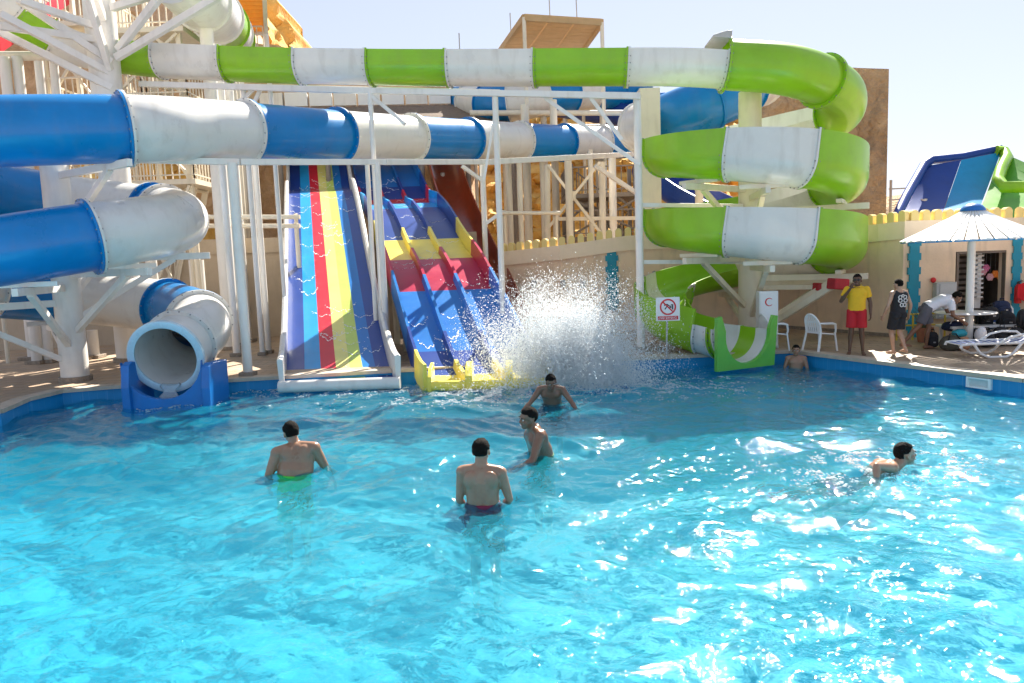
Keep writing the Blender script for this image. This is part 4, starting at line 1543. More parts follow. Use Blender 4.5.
# merlons
cum = 0; L_all = []
ns = sub(500, 1085)
pos = 0.12
tot = 0
for a, b0 in zip(ns, ns[1:]):
    dxy = math.hypot(b0.x - a.x, b0.y - a.y)
    ln = dxy
    while pos < tot + ln:
        k = (pos - tot) / ln
        q = a.lerp(b0, k); d = (b0 - a); d.z = 0; d.normalize()
        L_all.append((q, d)); pos += 0.295
    tot += ln
L_all = L_all[:100]
for q, d in L_all:
    hw = 0.098; hh = 0.27
    out = [(-hw, -0.02)] + [(-hw * math.cos(math.pi * i / 8), hh - hw + hw * math.sin(math.pi * i / 8)) for i in range(9)] + [(hw, -0.02)]
    nrm = V((d.y, -d.x, 0))
    b = MB(); b.prism([q + d * x + V((0, 0, y)) + nrm * 0.05 for x, y in out], -nrm * 0.2); b.build('merlon', MERL, bw, bevel=0.012)
TEAL = mat('teal_paint', (0.008, 0.27, 0.40), 0.6, 0.1, 3, dirt=0.05)
for (pa, pb, ptop, pbot) in ((605, 618, 250, 310), (907.5, 920.5, 239, 345), (1012, 1022, 239, 345)):
    qa, qb = wpt(pa), wpt(pb)
    d = (qb - qa); d.z = 0; wd = d.length; d.normalize(); nrm = V((d.y, -d.x, 0))
    z0_, z1_ = P((pa + pb) / 2, pbot, wy(pa)).z, P((pa + pb) / 2, ptop, wy(pa)).z
    z0_ = max(z0_, DECK)
    mid = V(((qa.x + qb.x) / 2, (qa.y + qb.y) / 2, 0))
    nb_ = max(3, int((z1_ - z0_) / 0.17)); pts = []
    st = (z1_ - z0_) / nb_
    left, right = [], []
    for i in range(nb_):
        e = wd * 0.5 if i % 2 else wd * 0.36
        left += [(-e, z0_ + i * st), (-e, z0_ + (i + 1) * st)]
        right += [(e, z0_ + i * st), (e, z0_ + (i + 1) * st)]
    poly = left + right[::-1]
    b = MB(); b.prism([mid + d * x + V((0, 0, z)) + nrm * 0.05 for x, z in poly], -nrm * 0.047); b.build('pilaster', TEAL, bw)
# kiosk window: deep dark room with shelves and hanging goods
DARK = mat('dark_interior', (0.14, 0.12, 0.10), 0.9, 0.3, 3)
WOODD = mat('grey_wood_slats', (0.34, 0.29, 0.25), 0.8, 0.2, 5, bump=0.3)
wx0, wx1 = P(WX0, 280, 19.0).x, P(WX1, 280, 19.0).x
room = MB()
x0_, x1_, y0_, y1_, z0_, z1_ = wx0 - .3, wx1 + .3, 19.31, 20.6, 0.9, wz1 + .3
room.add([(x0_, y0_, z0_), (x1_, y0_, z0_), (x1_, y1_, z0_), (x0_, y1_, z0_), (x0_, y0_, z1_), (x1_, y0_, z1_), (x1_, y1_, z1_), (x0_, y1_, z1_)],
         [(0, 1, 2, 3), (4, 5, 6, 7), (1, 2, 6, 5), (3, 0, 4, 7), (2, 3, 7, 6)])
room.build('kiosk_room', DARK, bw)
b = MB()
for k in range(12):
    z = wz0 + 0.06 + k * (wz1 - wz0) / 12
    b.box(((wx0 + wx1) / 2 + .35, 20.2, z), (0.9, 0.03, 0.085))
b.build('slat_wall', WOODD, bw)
b = MB()
FRM = mat('brown_window_frame', (0.16, 0.125, 0.10), 0.6, 0.15)
for (c_, s_) in ((((wx0 + 0.03), 19.1, (wz0 + wz1) / 2), (0.06, 0.14, wz1 - wz0)), (((wx1 - 0.03), 19.1, (wz0 + wz1) / 2), (0.06, 0.14, wz1 - wz0)), (((wx0 + wx1) / 2, 19.1, wz1 - 0.03), (wx1 - wx0 - .125, 0.14, 0.06))):
    b.box(c_, s_)
b.build('window_frame', FRM, bw)
b = MB(); b.box(((wx0 + wx1) / 2, 18.93, wz0 - .02), (wx1 - wx0 + .3, 0.45, 0.05)); b.build('counter', COPM, bw, bevel=0.01)
for i, (px, py, c_) in enumerate([(983, 272, (0.75, 0.35, 0.42)), (990, 277, (0.8, 0.45, 0.5)), (977, 270, (0.1, 0.5, 0.55)), (995, 274, (0.85, 0.28, 0.05)), (1000, 276, (0.85, 0.42, 0.1)), (986, 268, (0.7, 0.2, 0.4)), (1003, 272, (0.75, 0.3, 0.3))]):
    q = P(px, py, 19.6)
    t = thing('pool_toy', ['pink inflatable toy hanging left in the kiosk window', 'pale pink inflatable toy hanging lowest in the kiosk window', 'teal inflatable toy at the left end of the kiosk toys', 'red orange inflatable toy hanging in the kiosk window', 'amber inflatable toy hanging in the kiosk window', 'magenta inflatable toy hanging topmost in the kiosk window', 'coral inflatable toy at the right end of the kiosk toys'][i], 'toy', q, 'inflatable toys hanging in the kiosk window')
    b = MB()
    for k in range(6):
        an = k * 1.05; b.ball(q + V((0.06 * math.cos(an), 0.0, 0.06 * math.sin(an))), (0.045, 0.04, 0.045), nu=8, nv=6)
    b.ball(q, 0.045, nu=8, nv=6)
    b.build('ring', mat('toy_colour', c_, 0.4, 0.1), t, smooth=True)
    b = MB(); b.cyl(q + V((0, 0, .08)), V((q.x, q.y, wz1 + .1)), 0.004, n=5); b.build('string', BOLT, t)
b = MB(); rk = P(979, 285, 19.5)
t = thing('wire_rack', 'white wire card rack standing in the kiosk window', 'rack', (rk.x, rk.y, 0.9))
for k in range(11):
    b.box((rk.x, rk.y, 1.25 + k * .12), (0.16, 0.1, 0.04))
b.box((rk.x, rk.y + .07, 1.75), (0.18, 0.02, 1.6)); b.build('rack', PLASTIC_W, t)
# wall lamps left of the pilaster
for i, px in enumerate((534, 563, 583)):
    q = wpt(px, 284); t = thing('wall_lamp', ['grey wall lamp furthest from the teal pilaster, beside the splash', 'grey wall lamp in the middle of three above the splash', 'grey wall lamp nearest the short teal pilaster'][i], 'lamp', q, 'grey lamps on the battlement wall')
    b = MB(); b.cyl(q + V((0, -.02, -.12)), q + V((0, -.02, .12)), 0.07, 0.10, n=12); b.build('shade', STEEL_G, t, smooth='auto')
    b = MB(); b.box(q + V((0, 0.02, 0)), (0.06, 0.12, 0.1)); b.build('bracket', STEEL_G, t)
# ================================================================== poolside things
# ---- plastic chairs
def make_chair(label, loc, rz):
    t = thing('plastic_chair', label, 'chair', (0, 0, 0), 'white plastic chairs on the deck')
    m_ = PLASTIC_W
    b = MB()                                     # seat, faces +y
    rows_ = []
    for i in range(7):
        y = -0.22 + 0.46 * i / 6
        z = 0.43 + 0.02 * math.cos(i / 6 * 3.1) - (0.03 if i == 6 else 0)
        rows_.append([V((x, y, z - 0.018 * (1 - (x / .23) ** 2))) for x in (-.23, -.12, 0, .12, .23)] + [V((x, y, z - .03)) for x in (.23, .12, 0, -.12, -.23)])
    b.loft(rows_, cap=True); b.build('seat', m_, t, smooth='auto')
    b = MB()                                     # back: arch with slats
    arch = [V((0.22 * math.cos(a), -0.22 - 0.10 * max(0, math.sin(a)), 0.60 + 0.27 * math.sin(a))) for a in [math.pi * i / 12 for i in range(13)]]
    arch = [V((0.22, -0.20, 0.44))] + arch + [V((-0.22, -0.20, 0.44))]
    b.rod(arch, 0.024, 8)
    for x in (-.15, -.09, -.03, .03, .09, .15):
        zt = 0.60 + 0.27 * math.sqrt(max(0, 1 - (x / .22) ** 2))
        b.beam((x, -0.21, 0.43), (x, -0.23 - 0.09 * (zt - .6) / .27, zt), 0.036, 0.012, up=(0, 1, 0))
    b.build('backrest', m_, t, smooth='auto')
    for s in (-1, 1):
        b = MB(); b.rod([V((s * .22, -.22, .66)), V((s * .26, -.08, .655)), V((s * .27, .10, .65)), V((s * .265, .19, .62)), V((s * .255, .215, .50)), V((s * .25, .215, .43))], [.022, .026, .028, .028, .022, .02], 8)
        b.build('armrest', m_, t, smooth='auto')
        b = MB(); b.beam((s * .24, .20, .44), (s * .27, .25, 0), .05, .035); b.build('leg', m_, t, bevel=.006)
        b = MB(); b.beam((s * .22, -.20, .44), (s * .25, -.30, 0), .05, .035); b.build('leg', m_, t, bevel=.006)
    t.location = loc; t.rotation_euler = (0, 0, rz)
    return t


q = G(820, 350.5)
ch0 = make_chair('white plastic armchair standing nearest the lifeguard in the yellow shirt', q, R(-68))
q = G(779, 352)
dup(ch0, (q.x, q.y + .35, DECK), R(-80), 'white plastic armchair close beside the lime slide outlet, next to the locker')

# ---- red crescent first aid locker
q = V((P(766, 345, 17.9).x + .02, 17.9, DECK))
t = thing('first_aid_locker', 'tall white first aid locker with a red crescent, behind the slide outlet', 'locker', q)
b = MB(); b.box((q.x, q.y, DECK + 0.72), (0.46, 0.26, 1.36)); b.build('cabinet', PLASTIC_W, t, bevel=.012)
b = MB(); b.box((q.x, q.y - .14, DECK + 0.72), (0.42, 0.02, 1.28)); b.build('door', PLASTIC_W, t, bevel=.006)
RED_P = mat('red_paint', (0.62, 0.015, 0.02), 0.45, 0.06)
c_ = V((q.x, q.y - .153, DECK + 1.14)); pts = []
for i in range(19):
    a = R(45 + 270 * i / 18); pts.append(c_ + V((0.10 * math.cos(a), 0, 0.10 * math.sin(a))))
for i in range(19):
    a = R(315 - 270 * i / 18); pts.append(c_ + V((0.012 + 0.082 * math.cos(a) + .0, 0, 0.082 * math.sin(a))))
b = MB(); n2 = 19
for i in range(18):
    o, o2, k2, k1 = pts[i], pts[i + 1], pts[37 - i - 1], pts[37 - i]
    b.prism([o, o2, k2, k1], V((0, -.006, 0)))
b.build('crescent', RED_P, t)
b = MB(); b.box((q.x + .17, q.y - .16, DECK + .72), (.02, .03, .12)); b.build('handle', STEEL_G, t)

# ---- no diving sign
q = G(666, 358.0); q.y -= .05; q.z = DECK
t = thing('no_diving_sign', 'small white no diving sign on a thin pole at the pool edge', 'sign', q)
zc = P(667.5, 309, q.y).z; xc = P(667.5, 309, q.y).x
MB().cyl((q.x, q.y, DECK), (xc, q.y, zc + .25), 0.022, n=10).build('pole', STEEL_G, t, smooth='auto')
b = MB(); b.box((xc, q.y - .035, zc), (0.54, 0.025, 0.54)); b.build('board', mat('sign_white', (0.8, 0.8, 0.8), 0.4, 0.03), t, bevel=.008)
yb = q.y - .0475
b = MB(); cc = V((xc, yb, zc + .05))
ro, ri = .185, .15
for i in range(40):
    a, a2 = 2 * math.pi * i / 40, 2 * math.pi * (i + 1) / 40
    b.prism([cc + V((r_ * math.cos(x), 0, r_ * math.sin(x))) for r_, x in ((ro, a), (ro, a2), (ri, a2), (ri, a))], V((0, -.004, 0)))
b.beam(cc + V((-.115, -.002, .115)), cc + V((.115, -.002, -.115)), .03, .0035, up=(0, 1, 0))
b.build('prohibition_ring', RED_P, t)
b = MB(); BLK = mat('sign_black', (0.03, 0.03, 0.035), 0.5, 0.05)
yq = V((0, -.0005, 0))
b.prism([cc + yq + V((x, 0, z)) for x, z in ((-.09, .05), (-.02, .075), (.045, .03), (.03, .01), (-.02, .04), (-.085, .025))], V((0, -.002, 0)))
b.prism([cc + yq + V((x, 0, z)) for x, z in ((-.02, .04), (.01, .035), (-.06, -.06), (-.08, -.045))], V((0, -.0023, 0)))
b.prism([cc + yq + V((.06 + .028 * math.cos(k), 0, .0 + .028 * math.sin(k))) for k in [i * .7854 for i in range(8)]], V((0, -.0026, 0)))
b.prism([cc + yq + V((x, 0, z)) for x, z in ((.07, .06), (.12, .06), (.12, -.06), (.09, -.06), (.09, .03), (.07, .03))], V((0, -.0029, 0)))
b.build('diver_pictogram', BLK, t)
b = MB(); b.box((xc, yb - .001, zc - .20), (.46, .006, .085)); b.build('text_strip', RED_P, t)
text_mesh('NO DIVING', 'lettering', mat('sign_lettering', (0.8, 0.8, 0.8), 0.5, 0.02), t, Matrix.Translation(V((xc, yb - .005, zc - .20)) - q) @ Matrix.Rotation(R(90), 4, 'X'), 0.075, .002)

# ---- parasol with slatted roof
UY = 17.0
uq = P(968.5, 340, UY); uq.z = DECK
t = thing('slatted_parasol', 'white slatted round parasol with a blue cap and table on its pole', 'parasol', uq)
ztop, zrim = P(970, 208, UY).z, P(970, 239.5, UY).z
MB().cyl(uq, (uq.x, uq.y, ztop), .085, n=16).build('pole', PLASTIC_W, t, smooth='auto')
b = MB(); nsl = 34; RU = 1.46
for i in range(nsl):
    a0, a1 = 2 * math.pi * (i + .08) / nsl, 2 * math.pi * (i + .92) / nsl
    rows_ = []
    for k in range(5):
        f_ = k / 4
        rr = .16 + (RU - .16) * f_
        z = ztop - .04 - (ztop - zrim - .04) * (f_ ** 0.92)
        ctr = (a0 + a1) / 2
        rows_.append([V((uq.x + rr * math.cos(a), uq.y + rr * math.sin(a), z + dz)) for a, dz in ((a0, 0), (ctr, .02), (a1, 0), (a1, -.02), (a0, -.02))])
    b.loft(rows_, cap=True)
b.build('canopy', PLASTIC_W, t)
b = MB()
for k in range(8):
    a = 2 * math.pi * k / 8
    b.beam((uq.x, uq.y, ztop - .12), (uq.x + 1.5 * math.cos(a), uq.y + 1.5 * math.sin(a), zrim - .03), .03)
b.build('rib', STEEL_W, t)
b = MB(); b.rod([V((uq.x + RU * .985 * math.cos(2 * math.pi * k / 34), uq.y + RU * .985 * math.sin(2 * math.pi * k / 34), zrim - .025)) for k in range(35)], .02, 6); b.build('rim', C_SKY, t)
b = MB(); b.lathe((uq.x, uq.y, ztop - .07), [(.26, 0), (.25, .05), (.19, .12), (.10, .165), (.001, .18)], 20); b.build('cap', mat('blue_cap', (0.01, 0.14, 0.45), 0.35, 0.08), t, smooth='auto')
zt_ = P(965, 312, UY).z
b = MB(); b.lathe((uq.x - .1, uq.y, zt_), [(.001, -.03), (.62, -.03), (.64, -.015), (.62, 0), (.001, 0)], 30); b.build('table_top', PLASTIC_W, t, smooth='auto')

# ---- electrical cabinet, bell, extinguisher
q = wpt(942, 300); z0_, z1_ = P(942, 318, q.y).z, P(942, 282, q.y).z
t = thing('electrical_cabinet', 'grey electrical cabinet fixed to the wall left of the kiosk window', 'cabinet', (q.x, q.y - .1, z0_))
b = MB(); b.box((q.x, q.y - .10, (z0_ + z1_) / 2), (.52, .19, z1_ - z0_)); b.build('case', mat('grey_enamel', (0.45, 0.46, 0.47), 0.4, 0.05, dirt=.1), t, bevel=.012)
b = MB(); b.box((q.x + .03, q.y - .20, (z0_ + z1_) / 2), (.42, .02, z1_ - z0_ - .08)); b.build('door', mat('grey_enamel_door', (0.50, 0.51, 0.52), 0.4, 0.05), t, bevel=.006)
q = wpt(932, 280); t = thing('alarm_bell', 'small red alarm bell above the grey cabinet', 'bell', q)
b = MB(); b.ball(q + V((0, -.06, 0)), (.07, .05, .07)); b.build('gong', RED_P, t, smooth=True)
b = MB(); b.box(q + V((0, -.02, 0)), (.06, .05, .06)); b.build('mount', STEEL_G, t)
q = wpt(1014, 292); t = thing('fire_extinguisher', 'red fire extinguisher hung on the wall right of the kiosk window', 'extinguisher', q)
b = MB(); b.lathe(q + V((0, -.15, -.28)), [(.001, 0), (.075, 0), (.08, .03), (.08, .38), (.06, .45), (.03, .49), (.001, .49)], 18); b.build('cylinder', RED_P, t, smooth='auto')
b = MB(); b.box(q + V((0, -.15, .235)), (.04, .05, .06)); b.beam(q + V((-.02, -.15, .26)), q + V((.1, -.15, .29)), .025); b.rod([q + V((.03, -.15, .22)), q + V((.1, -.17, .1)), q + V((.09, -.17, -.1))], .012); b.build('valve', BLK, t)
b = MB(); b.box(q + V((0, -.235, -.05)), (.09, .008, .14)); b.build('label_plate', PLASTIC_W, t)
b = MB(); b.box(q + V((0, -.035, 0)), (.08, .07, .05)); b.build('bracket', STEEL_G, t)
qa, qb = wpt(1023.5, 250), wpt(1080, 250)
t = thing('painted_panel', 'green painted wall panel at the right edge of the photo', 'panel', qa)
b = MB(); b.add([(qa.x, qa.y - .03, .5), (qb.x, qb.y - .03, .5), (qb.x, qb.y - .03, 2.75), (qa.x, qa.y - .03, 2.75), (qa.x, qa.y - .004, .5), (qb.x, qb.y - .004, .5), (qb.x, qb.y - .004, 2.75), (qa.x, qa.y - .004, 2.75)], [(0, 1, 2, 3), (4, 5, 6, 7), (0, 1, 5, 4), (2, 3, 7, 6), (1, 2, 6, 5), (3, 0, 4, 7)])
b.build('panel', mat('leaf_green_paint', (0.16, 0.42, 0.08), 0.7, 0.25, 1.5), t)
q = P(1025, 293, 18.6)
t = thing('red_flag', 'red flag hanging at the right edge beside the extinguisher', 'flag', (q.x, q.y, DECK))
b = MB(); b.cyl((q.x + .12, q.y, DECK), (q.x + .12, q.y, q.z + .45), .018, n=8); b.build('staff', STEEL_W, t)
b = MB(); rows_ = []
for i in range(8):
    x = -.18 + .28 * i / 7
    rows_.append([q + V((x, .03 * math.sin(i * 1.1), .34 - .15 * (1 - i / 7))), q + V((x, .03 * math.sin(i * 1.1 + .6), -.30 + .2 * (1 - i / 7))), q + V((x, .03 * math.sin(i * 1.1 + .6) + .008, -.30 + .2 * (1 - i / 7))), q + V((x, .03 * math.sin(i * 1.1) + .008, .34 - .15 * (1 - i / 7)))])
b.loft(rows_, cap=True); b.build('cloth', mat('red_cloth', (0.6, 0.01, 0.02), 0.8, 0.1), t, smooth='auto')

# ---- yellow railing and plant
YEL = mat('yellow_paint', (0.62, 0.46, 0.05), 0.5, 0.1, dirt=.1)
t = thing('yellow_railing', 'low yellow tube railing in front of the wall behind the walking man', 'railing', (wpt(915).x, 18.5, DECK))
xa_, xb_ = P(897, 320, 18.5).x, P(945, 320, 18.5).x
for z in (.62, .9):
    b = MB(); b.cyl((xa_, 18.5, DECK + z - .25), (xb_, 18.5, DECK + z - .25), .022, n=8); b.build('rail', YEL, t, smooth='auto')
for k in range(4):
    x = xa_ + (xb_ - xa_) * k / 3; b = MB(); b.cyl((x, 18.5, DECK), (x, 18.5, DECK + .66), .025, n=8); b.build('post', YEL, t, smooth='auto')
q = G(924, 342); t = thing('potted_plant', 'spiky potted plant in a terracotta pot beside the teal pilaster', 'plant', q)
b = MB(); b.lathe(q, [(.001, 0), (.14, 0), (.19, .3), (.21, .3), (.21, .36), (.17, .36), (.16, .30), (.001, .30)], 18); b.build('pot', mat('terracotta', (0.35, 0.14, 0.08), 0.85, 0.15), t, smooth='auto')
b = MB()
for k in range(16):
    a = k * 2.4; r_ = .03 + .1 * (k % 4) / 4; ln = random.uniform(.35, .6); tl = random.uniform(.05, .30)
    d = V((math.cos(a), math.sin(a), 0)); sdv = V((-d.y, d.x, 0)); o = q + d * r_ + V((0, 0, .28))
    rows_ = []
    for i in range(6):
        f_ = i / 5; w_ = .035 * (1 - f_) ** .6 + .002
        c_ = o + d * tl * f_ ** 1.5 + V((0, 0, ln * f_))
        rows_.append([c_ - sdv * w_, c_ + d * -.006, c_ + sdv * w_, c_ + d * .006])
    b.loft(rows_, cap=True)
b.build('foliage', mat('sansevieria_leaf', (0.055, 0.085, 0.035), 0.5, 0.5, 12), t)

# ---- sun loungers
def lounger(label, loc, rz, sling, m_):
    t = thing('sun_lounger', label, 'sun lounger', (0, 0, 0), 'sun loungers by the parasol')
    for s in (-1, 1):
        b = MB()
        b.rod([V((-1.0, s * .3, .26)), V((-.98, s * .3, .33)), V((-.8, s * .3, .35)), V((.2, s * .3, .35)), V((.55, s * .3, .37)), V((1.0, s * .3, .62))], .032, 8)
        b.build('side_rail', m_, t, smooth='auto')
        b = MB(); b.rod([V((-.75, s * .32, .35)), V((-.62, s * .33, .12)), V((-.45, s * .33, .03)), V((-.1, s * .33, .03)), V((.05, s * .33, .12)), V((.2, s * .32, .34))], .03, 8); b.build('leg', m_, t, smooth='auto')
        b = MB(); b.rod([V((-.25, s * .33, .36)), V((-.05, s * .35, .50)), V((.2, s * .35, .56)), V((.5, s * .35, .54)), V((.62, s * .33, .42))], .028, 8); b.build('armrest', m_, t, smooth='auto')
        b = MB(); b.beam((.72, s * .30, .46), (.85, s * .3, .0), .05, .05); b.build('leg', m_, t)
    b = MB()
    path = [(-.98, .33), (-.6, .35), (-.2, .345), (.2, .35), (.55, .37), (1.0, .62)]
    nn = 26
    for i in range(nn):
        f0 = i / nn * 5; k = int(f0); u_ = f0 - k
        x = path[k][0] + (path[k + 1][0] - path[k][0]) * u_; z = path[k][1] + (path[k + 1][1] - path[k][1]) * u_
        b.mi = (i // 1) % 2
        b.box((x, 0, z), (.052, .58, .016), (0, -math.atan2(path[k + 1][1] - path[k][1], path[k + 1][0] - path[k][0]), 0))
    b.build('slats', [m_, sling], t)
    t.location = loc; t.rotation_euler = (0, 0, rz)
    return t


BLUES = mat('royal_blue_sling', (0.012, 0.07, 0.34), 0.7, 0.1)
q = G(1003, 356)
lg = lounger('white plastic sun lounger with blue slats at the pool edge', (q.x, q.y + .05, DECK), R(-3), BLUES, PLASTIC_W)
lg.scale = (1, 1, .86)
q = G(1000, 341)
lg2 = dup(lg, (q.x + .15, q.y + .1, DECK), R(12), 'white framed sun lounger half buried under the black bags behind')

# ---- bags and towels
def bag_mesh(kind):
    pass


def lump(c, s, seed, pw=2.6, n=18, m2=10, amp=.06):
    """soft rounded box"""
    b = MB(); vs = []
    def se(a, p):
        return math.copysign(abs(a) ** p, a)
    e = 2 / pw
    rows_ = []
    for j in range(m2 + 1):
        v = -math.pi / 2 + math.pi * j / m2
        row = []
        for i in range(n):
            u_ = 2 * math.pi * i / n
            q = V((s[0] * se(math.cos(v), e) * se(math.cos(u_), e), s[1] * se(math.cos(v), e) * se(math.sin(u_), e), s[2] * se(math.sin(v), e)))
            q *= 1 + amp * noise.noise(V((q.x * 5 + seed, q.y * 5, q.z * 5)))
            row.append(V(c) + q)
        rows_.append(row)
    b.loft(rows_, cap=True)
    return b


def backpack(label, c, w_, h_, col, lean=0.0, accent=None, group='bags piled under the parasol'):
    t = thing('backpack', label, 'bag', (c.x, c.y, c.z), group)
    s = c.x * 3
    body = lump(c + V((0, 0, h_ / 2)), (w_ / 2, w_ * .33, h_ / 2), s); body.build('body', col, t, smooth=True)
    pk = lump(c + V((0, -w_ * .33, h_ * .33)), (w_ * .38, w_ * .13, h_ * .27), s + 1); pk.build('front_pocket', accent or col, t, smooth=True)
    b = MB(); b.rod([c + V((-.05, -.02, h_ - .02)), c + V((-.045, -.02, h_ + .05)), c + V((.045, -.02, h_ + .05)), c + V((.05, -.02, h_ - .02))], .011, 6); b.build('handle', col, t, smooth=True)
    b = MB(); b.rod([c + V((-w_ * .43, -.06, h_ * .8)), c + V((-w_ * .52, -.12, h_ * .45)), c + V((-w_ * .44, -.1, h_ * .1))], .016, 6); b.build('strap', col, t, smooth=True)
    lg_ = MB(); lg_.box(c + V((0, -w_ * .465, h_ * .38)), (w_ * .18, .01, .03)); lg_.build('badge', STEEL_G, t)
    t.rotation_euler = (0, lean, 0)
    return t


NAVY_CL = mat('navy_cloth', (0.015, 0.025, 0.07), 0.85, 0.3, 20, bump=.3)
OLIVE_CL = mat('grey_olive_canvas', (0.075, 0.075, 0.06), 0.9, 0.2, 15, bump=.4)
TAN_CL = mat('tan_towel', (0.42, 0.22, 0.13), 0.95, 0.2, 12, bump=.5)
AQUA_CL = mat('aqua_towel', (0.05, 0.42, 0.52), 0.95, 0.15, 12, bump=.5)
WHITE_CL = mat('white_towel', (0.74, 0.73, 0.74), 0.95, 0.08, 12, bump=.5)
q = G(931, 348); backpack('black backpack standing alone left of the bending man\'s feet', q, .30, .38, BLACK_CL)
q = G(975, 346) + V((0, .1, 0)); backpack('black backpack on the deck in front of the parasol pole', q, .38, .36, BLACK_CL, .2)
q = G(992, 344) + V((0, .35, .36)); backpack('large black backpack right of the parasol pole, in the middle of the pile', q, .40, .46, BLACK_CL)
q = P(991, 321, 17.2); backpack('black backpack set highest on the pile behind the parasol pole', V((q.x, 17.25, q.z)), .36, .34, BLACK_CL)
q = G(1011, 344) + V((0, .25, .34)); backpack('round black backpack with a pale badge right of the large one', q, .42, .42, BLACK_CL, .1)
q = P(1025, 331, 16.9); backpack('black backpack cut by the right edge of the photo', V((q.x, 16.9, q.z)), .38, .52, BLACK_CL)
q = P(1001, 311, 17.8); backpack('navy rucksack peeping out at the back below the kiosk counter', V((q.x, 17.8, q.z - .1)), .42, .36, NAVY_CL)
for px, py, d, w_, h_, lab in ((986, 342, 16.75, .36, .40, 'black backpack on the deck beside the white towel'), (1000, 341, 16.9, .38, .44, 'black backpack on the deck under the large one'), (1016, 340, 16.8, .36, .42, 'black backpack on the deck near the right edge, behind the lounger')):
    q = P(px, py, d); backpack(lab, V((q.x, d, DECK)), w_, h_, BLACK_CL, random.uniform(-.15, .15))
def soft(name, label, cat, c, s, m_, strapm=None, flat=2.4, amp=.16):
    t = thing(name, label, cat, (c.x, c.y, c.z - s[2]), 'bags piled under the parasol')
    lump(c, s, c.x * 5, flat, 26, 14, amp).build('body', m_, t, smooth=True)
    if strapm:
        b = MB(); b.rod([c + V((-s[0] * .6, -s[1] * .8, s[2] * .5)), c + V((-s[0] * .3, -s[1] * .5, s[2] * 1.25)), c + V((s[0] * .3, -s[1] * .5, s[2] * 1.25)), c + V((s[0] * .6, -s[1] * .8, s[2] * .5))], .014, 6); b.build('strap', strapm, t, smooth=True)
    else:
        lump(c + V((s[0] * .1, -s[1] * .2, s[2] * .75)), (s[0] * .7, s[1] * .6, s[2] * .45), c.x * 9, 2.2, 18, 10, .3).build('fold', m_, t, smooth=True)
    return t
q = G(953, 351); soft('duffel_bag', 'grey olive duffel bag on the deck below the table', 'bag', q + V((0, .12, .17)), (.22, .2, .17), OLIVE_CL, BLACK_CL)
q = G(965, 351); soft('towel', 'crumpled tan towel between the olive bag and the lounger', 'towel', q + V((0, .1, .14)), (.13, .14, .14), TAN_CL)
q = P(958, 333, 16.8); soft('towel', 'aqua towel lying on top of the olive bag', 'towel', V((q.x, 16.75, q.z)), (.15, .14, .08), AQUA_CL)
q = P(982, 335, 16.3); soft('towel', 'white towel draped over the black bag by the lounger', 'towel', V((q.x, 16.35, q.z)), (.12, .12, .15), WHITE_CL)
q = P(953, 326, 17.4); soft('sports_bag', 'navy sports bag under the table, near the bending man\'s hands', 'bag', V((q.x, 17.4, q.z)), (.26, .18, .12), NAVY_CL, WHITE_CL)
t = thing('low_bench', 'low white bench under the bags behind the parasol pole', 'bench', (P(985, 340, 17.5).x, 17.5, DECK))
x_ = P(985, 340, 17.5).x
b = MB(); b.box((x_ + .1, 17.5, DECK + .42), (2.2, .7, .06)); b.build('top', PLASTIC_W, t, bevel=.01)
for sx_ in (-1, 1):
    for sy_ in (-1, 1):
        b = MB(); b.box((x_ + .1 + sx_ * 1.0, 17.5 + sy_ * .28, DECK + .2), (.06, .06, .4)); b.build('leg', PLASTIC_W, t)
# blue sling chair behind the bags
q = P(1004, 325, 17.9)
t = thing('sling_chair', 'royal blue sling chair with a white frame behind the bags', 'chair', (q.x, 17.95, DECK))
b = MB(); b.rod([V((q.x - .26, 17.9, DECK)), V((q.x - .25, 18.0, DECK + .75)), V((q.x - .2, 18.05, DECK + .86)), V((q.x + .2, 18.05, DECK + .86)), V((q.x + .25, 18.0, DECK + .75)), V((q.x + .26, 17.9, DECK))], .025, 8); b.build('frame', PLASTIC_W, t, smooth='auto')
b = MB(); b.box((q.x, 18.0, DECK + .58), (.45, .015, .48), (R(-6), 0, 0)); b.build('sling_back', BLUES, t)
b = MB(); b.box((q.x, 17.75, DECK + .36), (.45, .45, .015)); b.build('sling_seat', BLUES, t)
for s in (-1, 1):
    b = MB(); b.rod([V((q.x + s * .25, 17.98, DECK + .36)), V((q.x + s * .25, 17.5, DECK + .36)), V((q.x + s * .25, 17.48, DECK))], .022, 8); b.build('leg', PLASTIC_W, t, smooth='auto')
# skimmer in the pool wall
pa_, pb_ = V((*POOL[9], 0)), V((*POOL[8], 0))
e_ = (pb_ - pa_).normalized(); nin = V((-e_.y, e_.x, 0))
if (V((cx0, cy0, 0)) - pa_).dot(nin) < 0:
    nin = -nin
c_ = G(1003, 370)
k = (V((c_.x, c_.y, 0)) - pa_).dot(e_); c_ = pa_ + e_ * k
t = thing('pool_skimmer', 'white framed skimmer opening in the blue pool wall at the right', 'skimmer', (c_.x, c_.y, .1))
b = MB()
for dx, dz, wx, wz in ((-.2, 0, .05, .2), (.2, 0, .05, .2), (0, .085, .35, .03), (0, -.085, .35, .03)):
    b.box(c_ + e_ * dx + nin * .03 + V((0, 0, .13 + dz)), (wx, .06, wz), Matrix((e_, nin, V((0, 0, 1)))).transposed())
b.build('frame', PLASTIC_W, t)
b = MB(); b.box(c_ + nin * .012 + V((0, 0, .13)), (.35, .02, .14), Matrix((e_, nin, V((0, 0, 1)))).transposed()); b.build('flap', mat('pale_flap', (.55, .6, .6), .5), t)
# ================================================================== people
def skin(name, c, wet=0.0):
    m_ = mat(name, c, 0.42 - wet * .14, 0.16, 5.0, bump=0.12, bscale=60, sss=0.08, spec=0.45, coat=.25 * wet)
    return m_


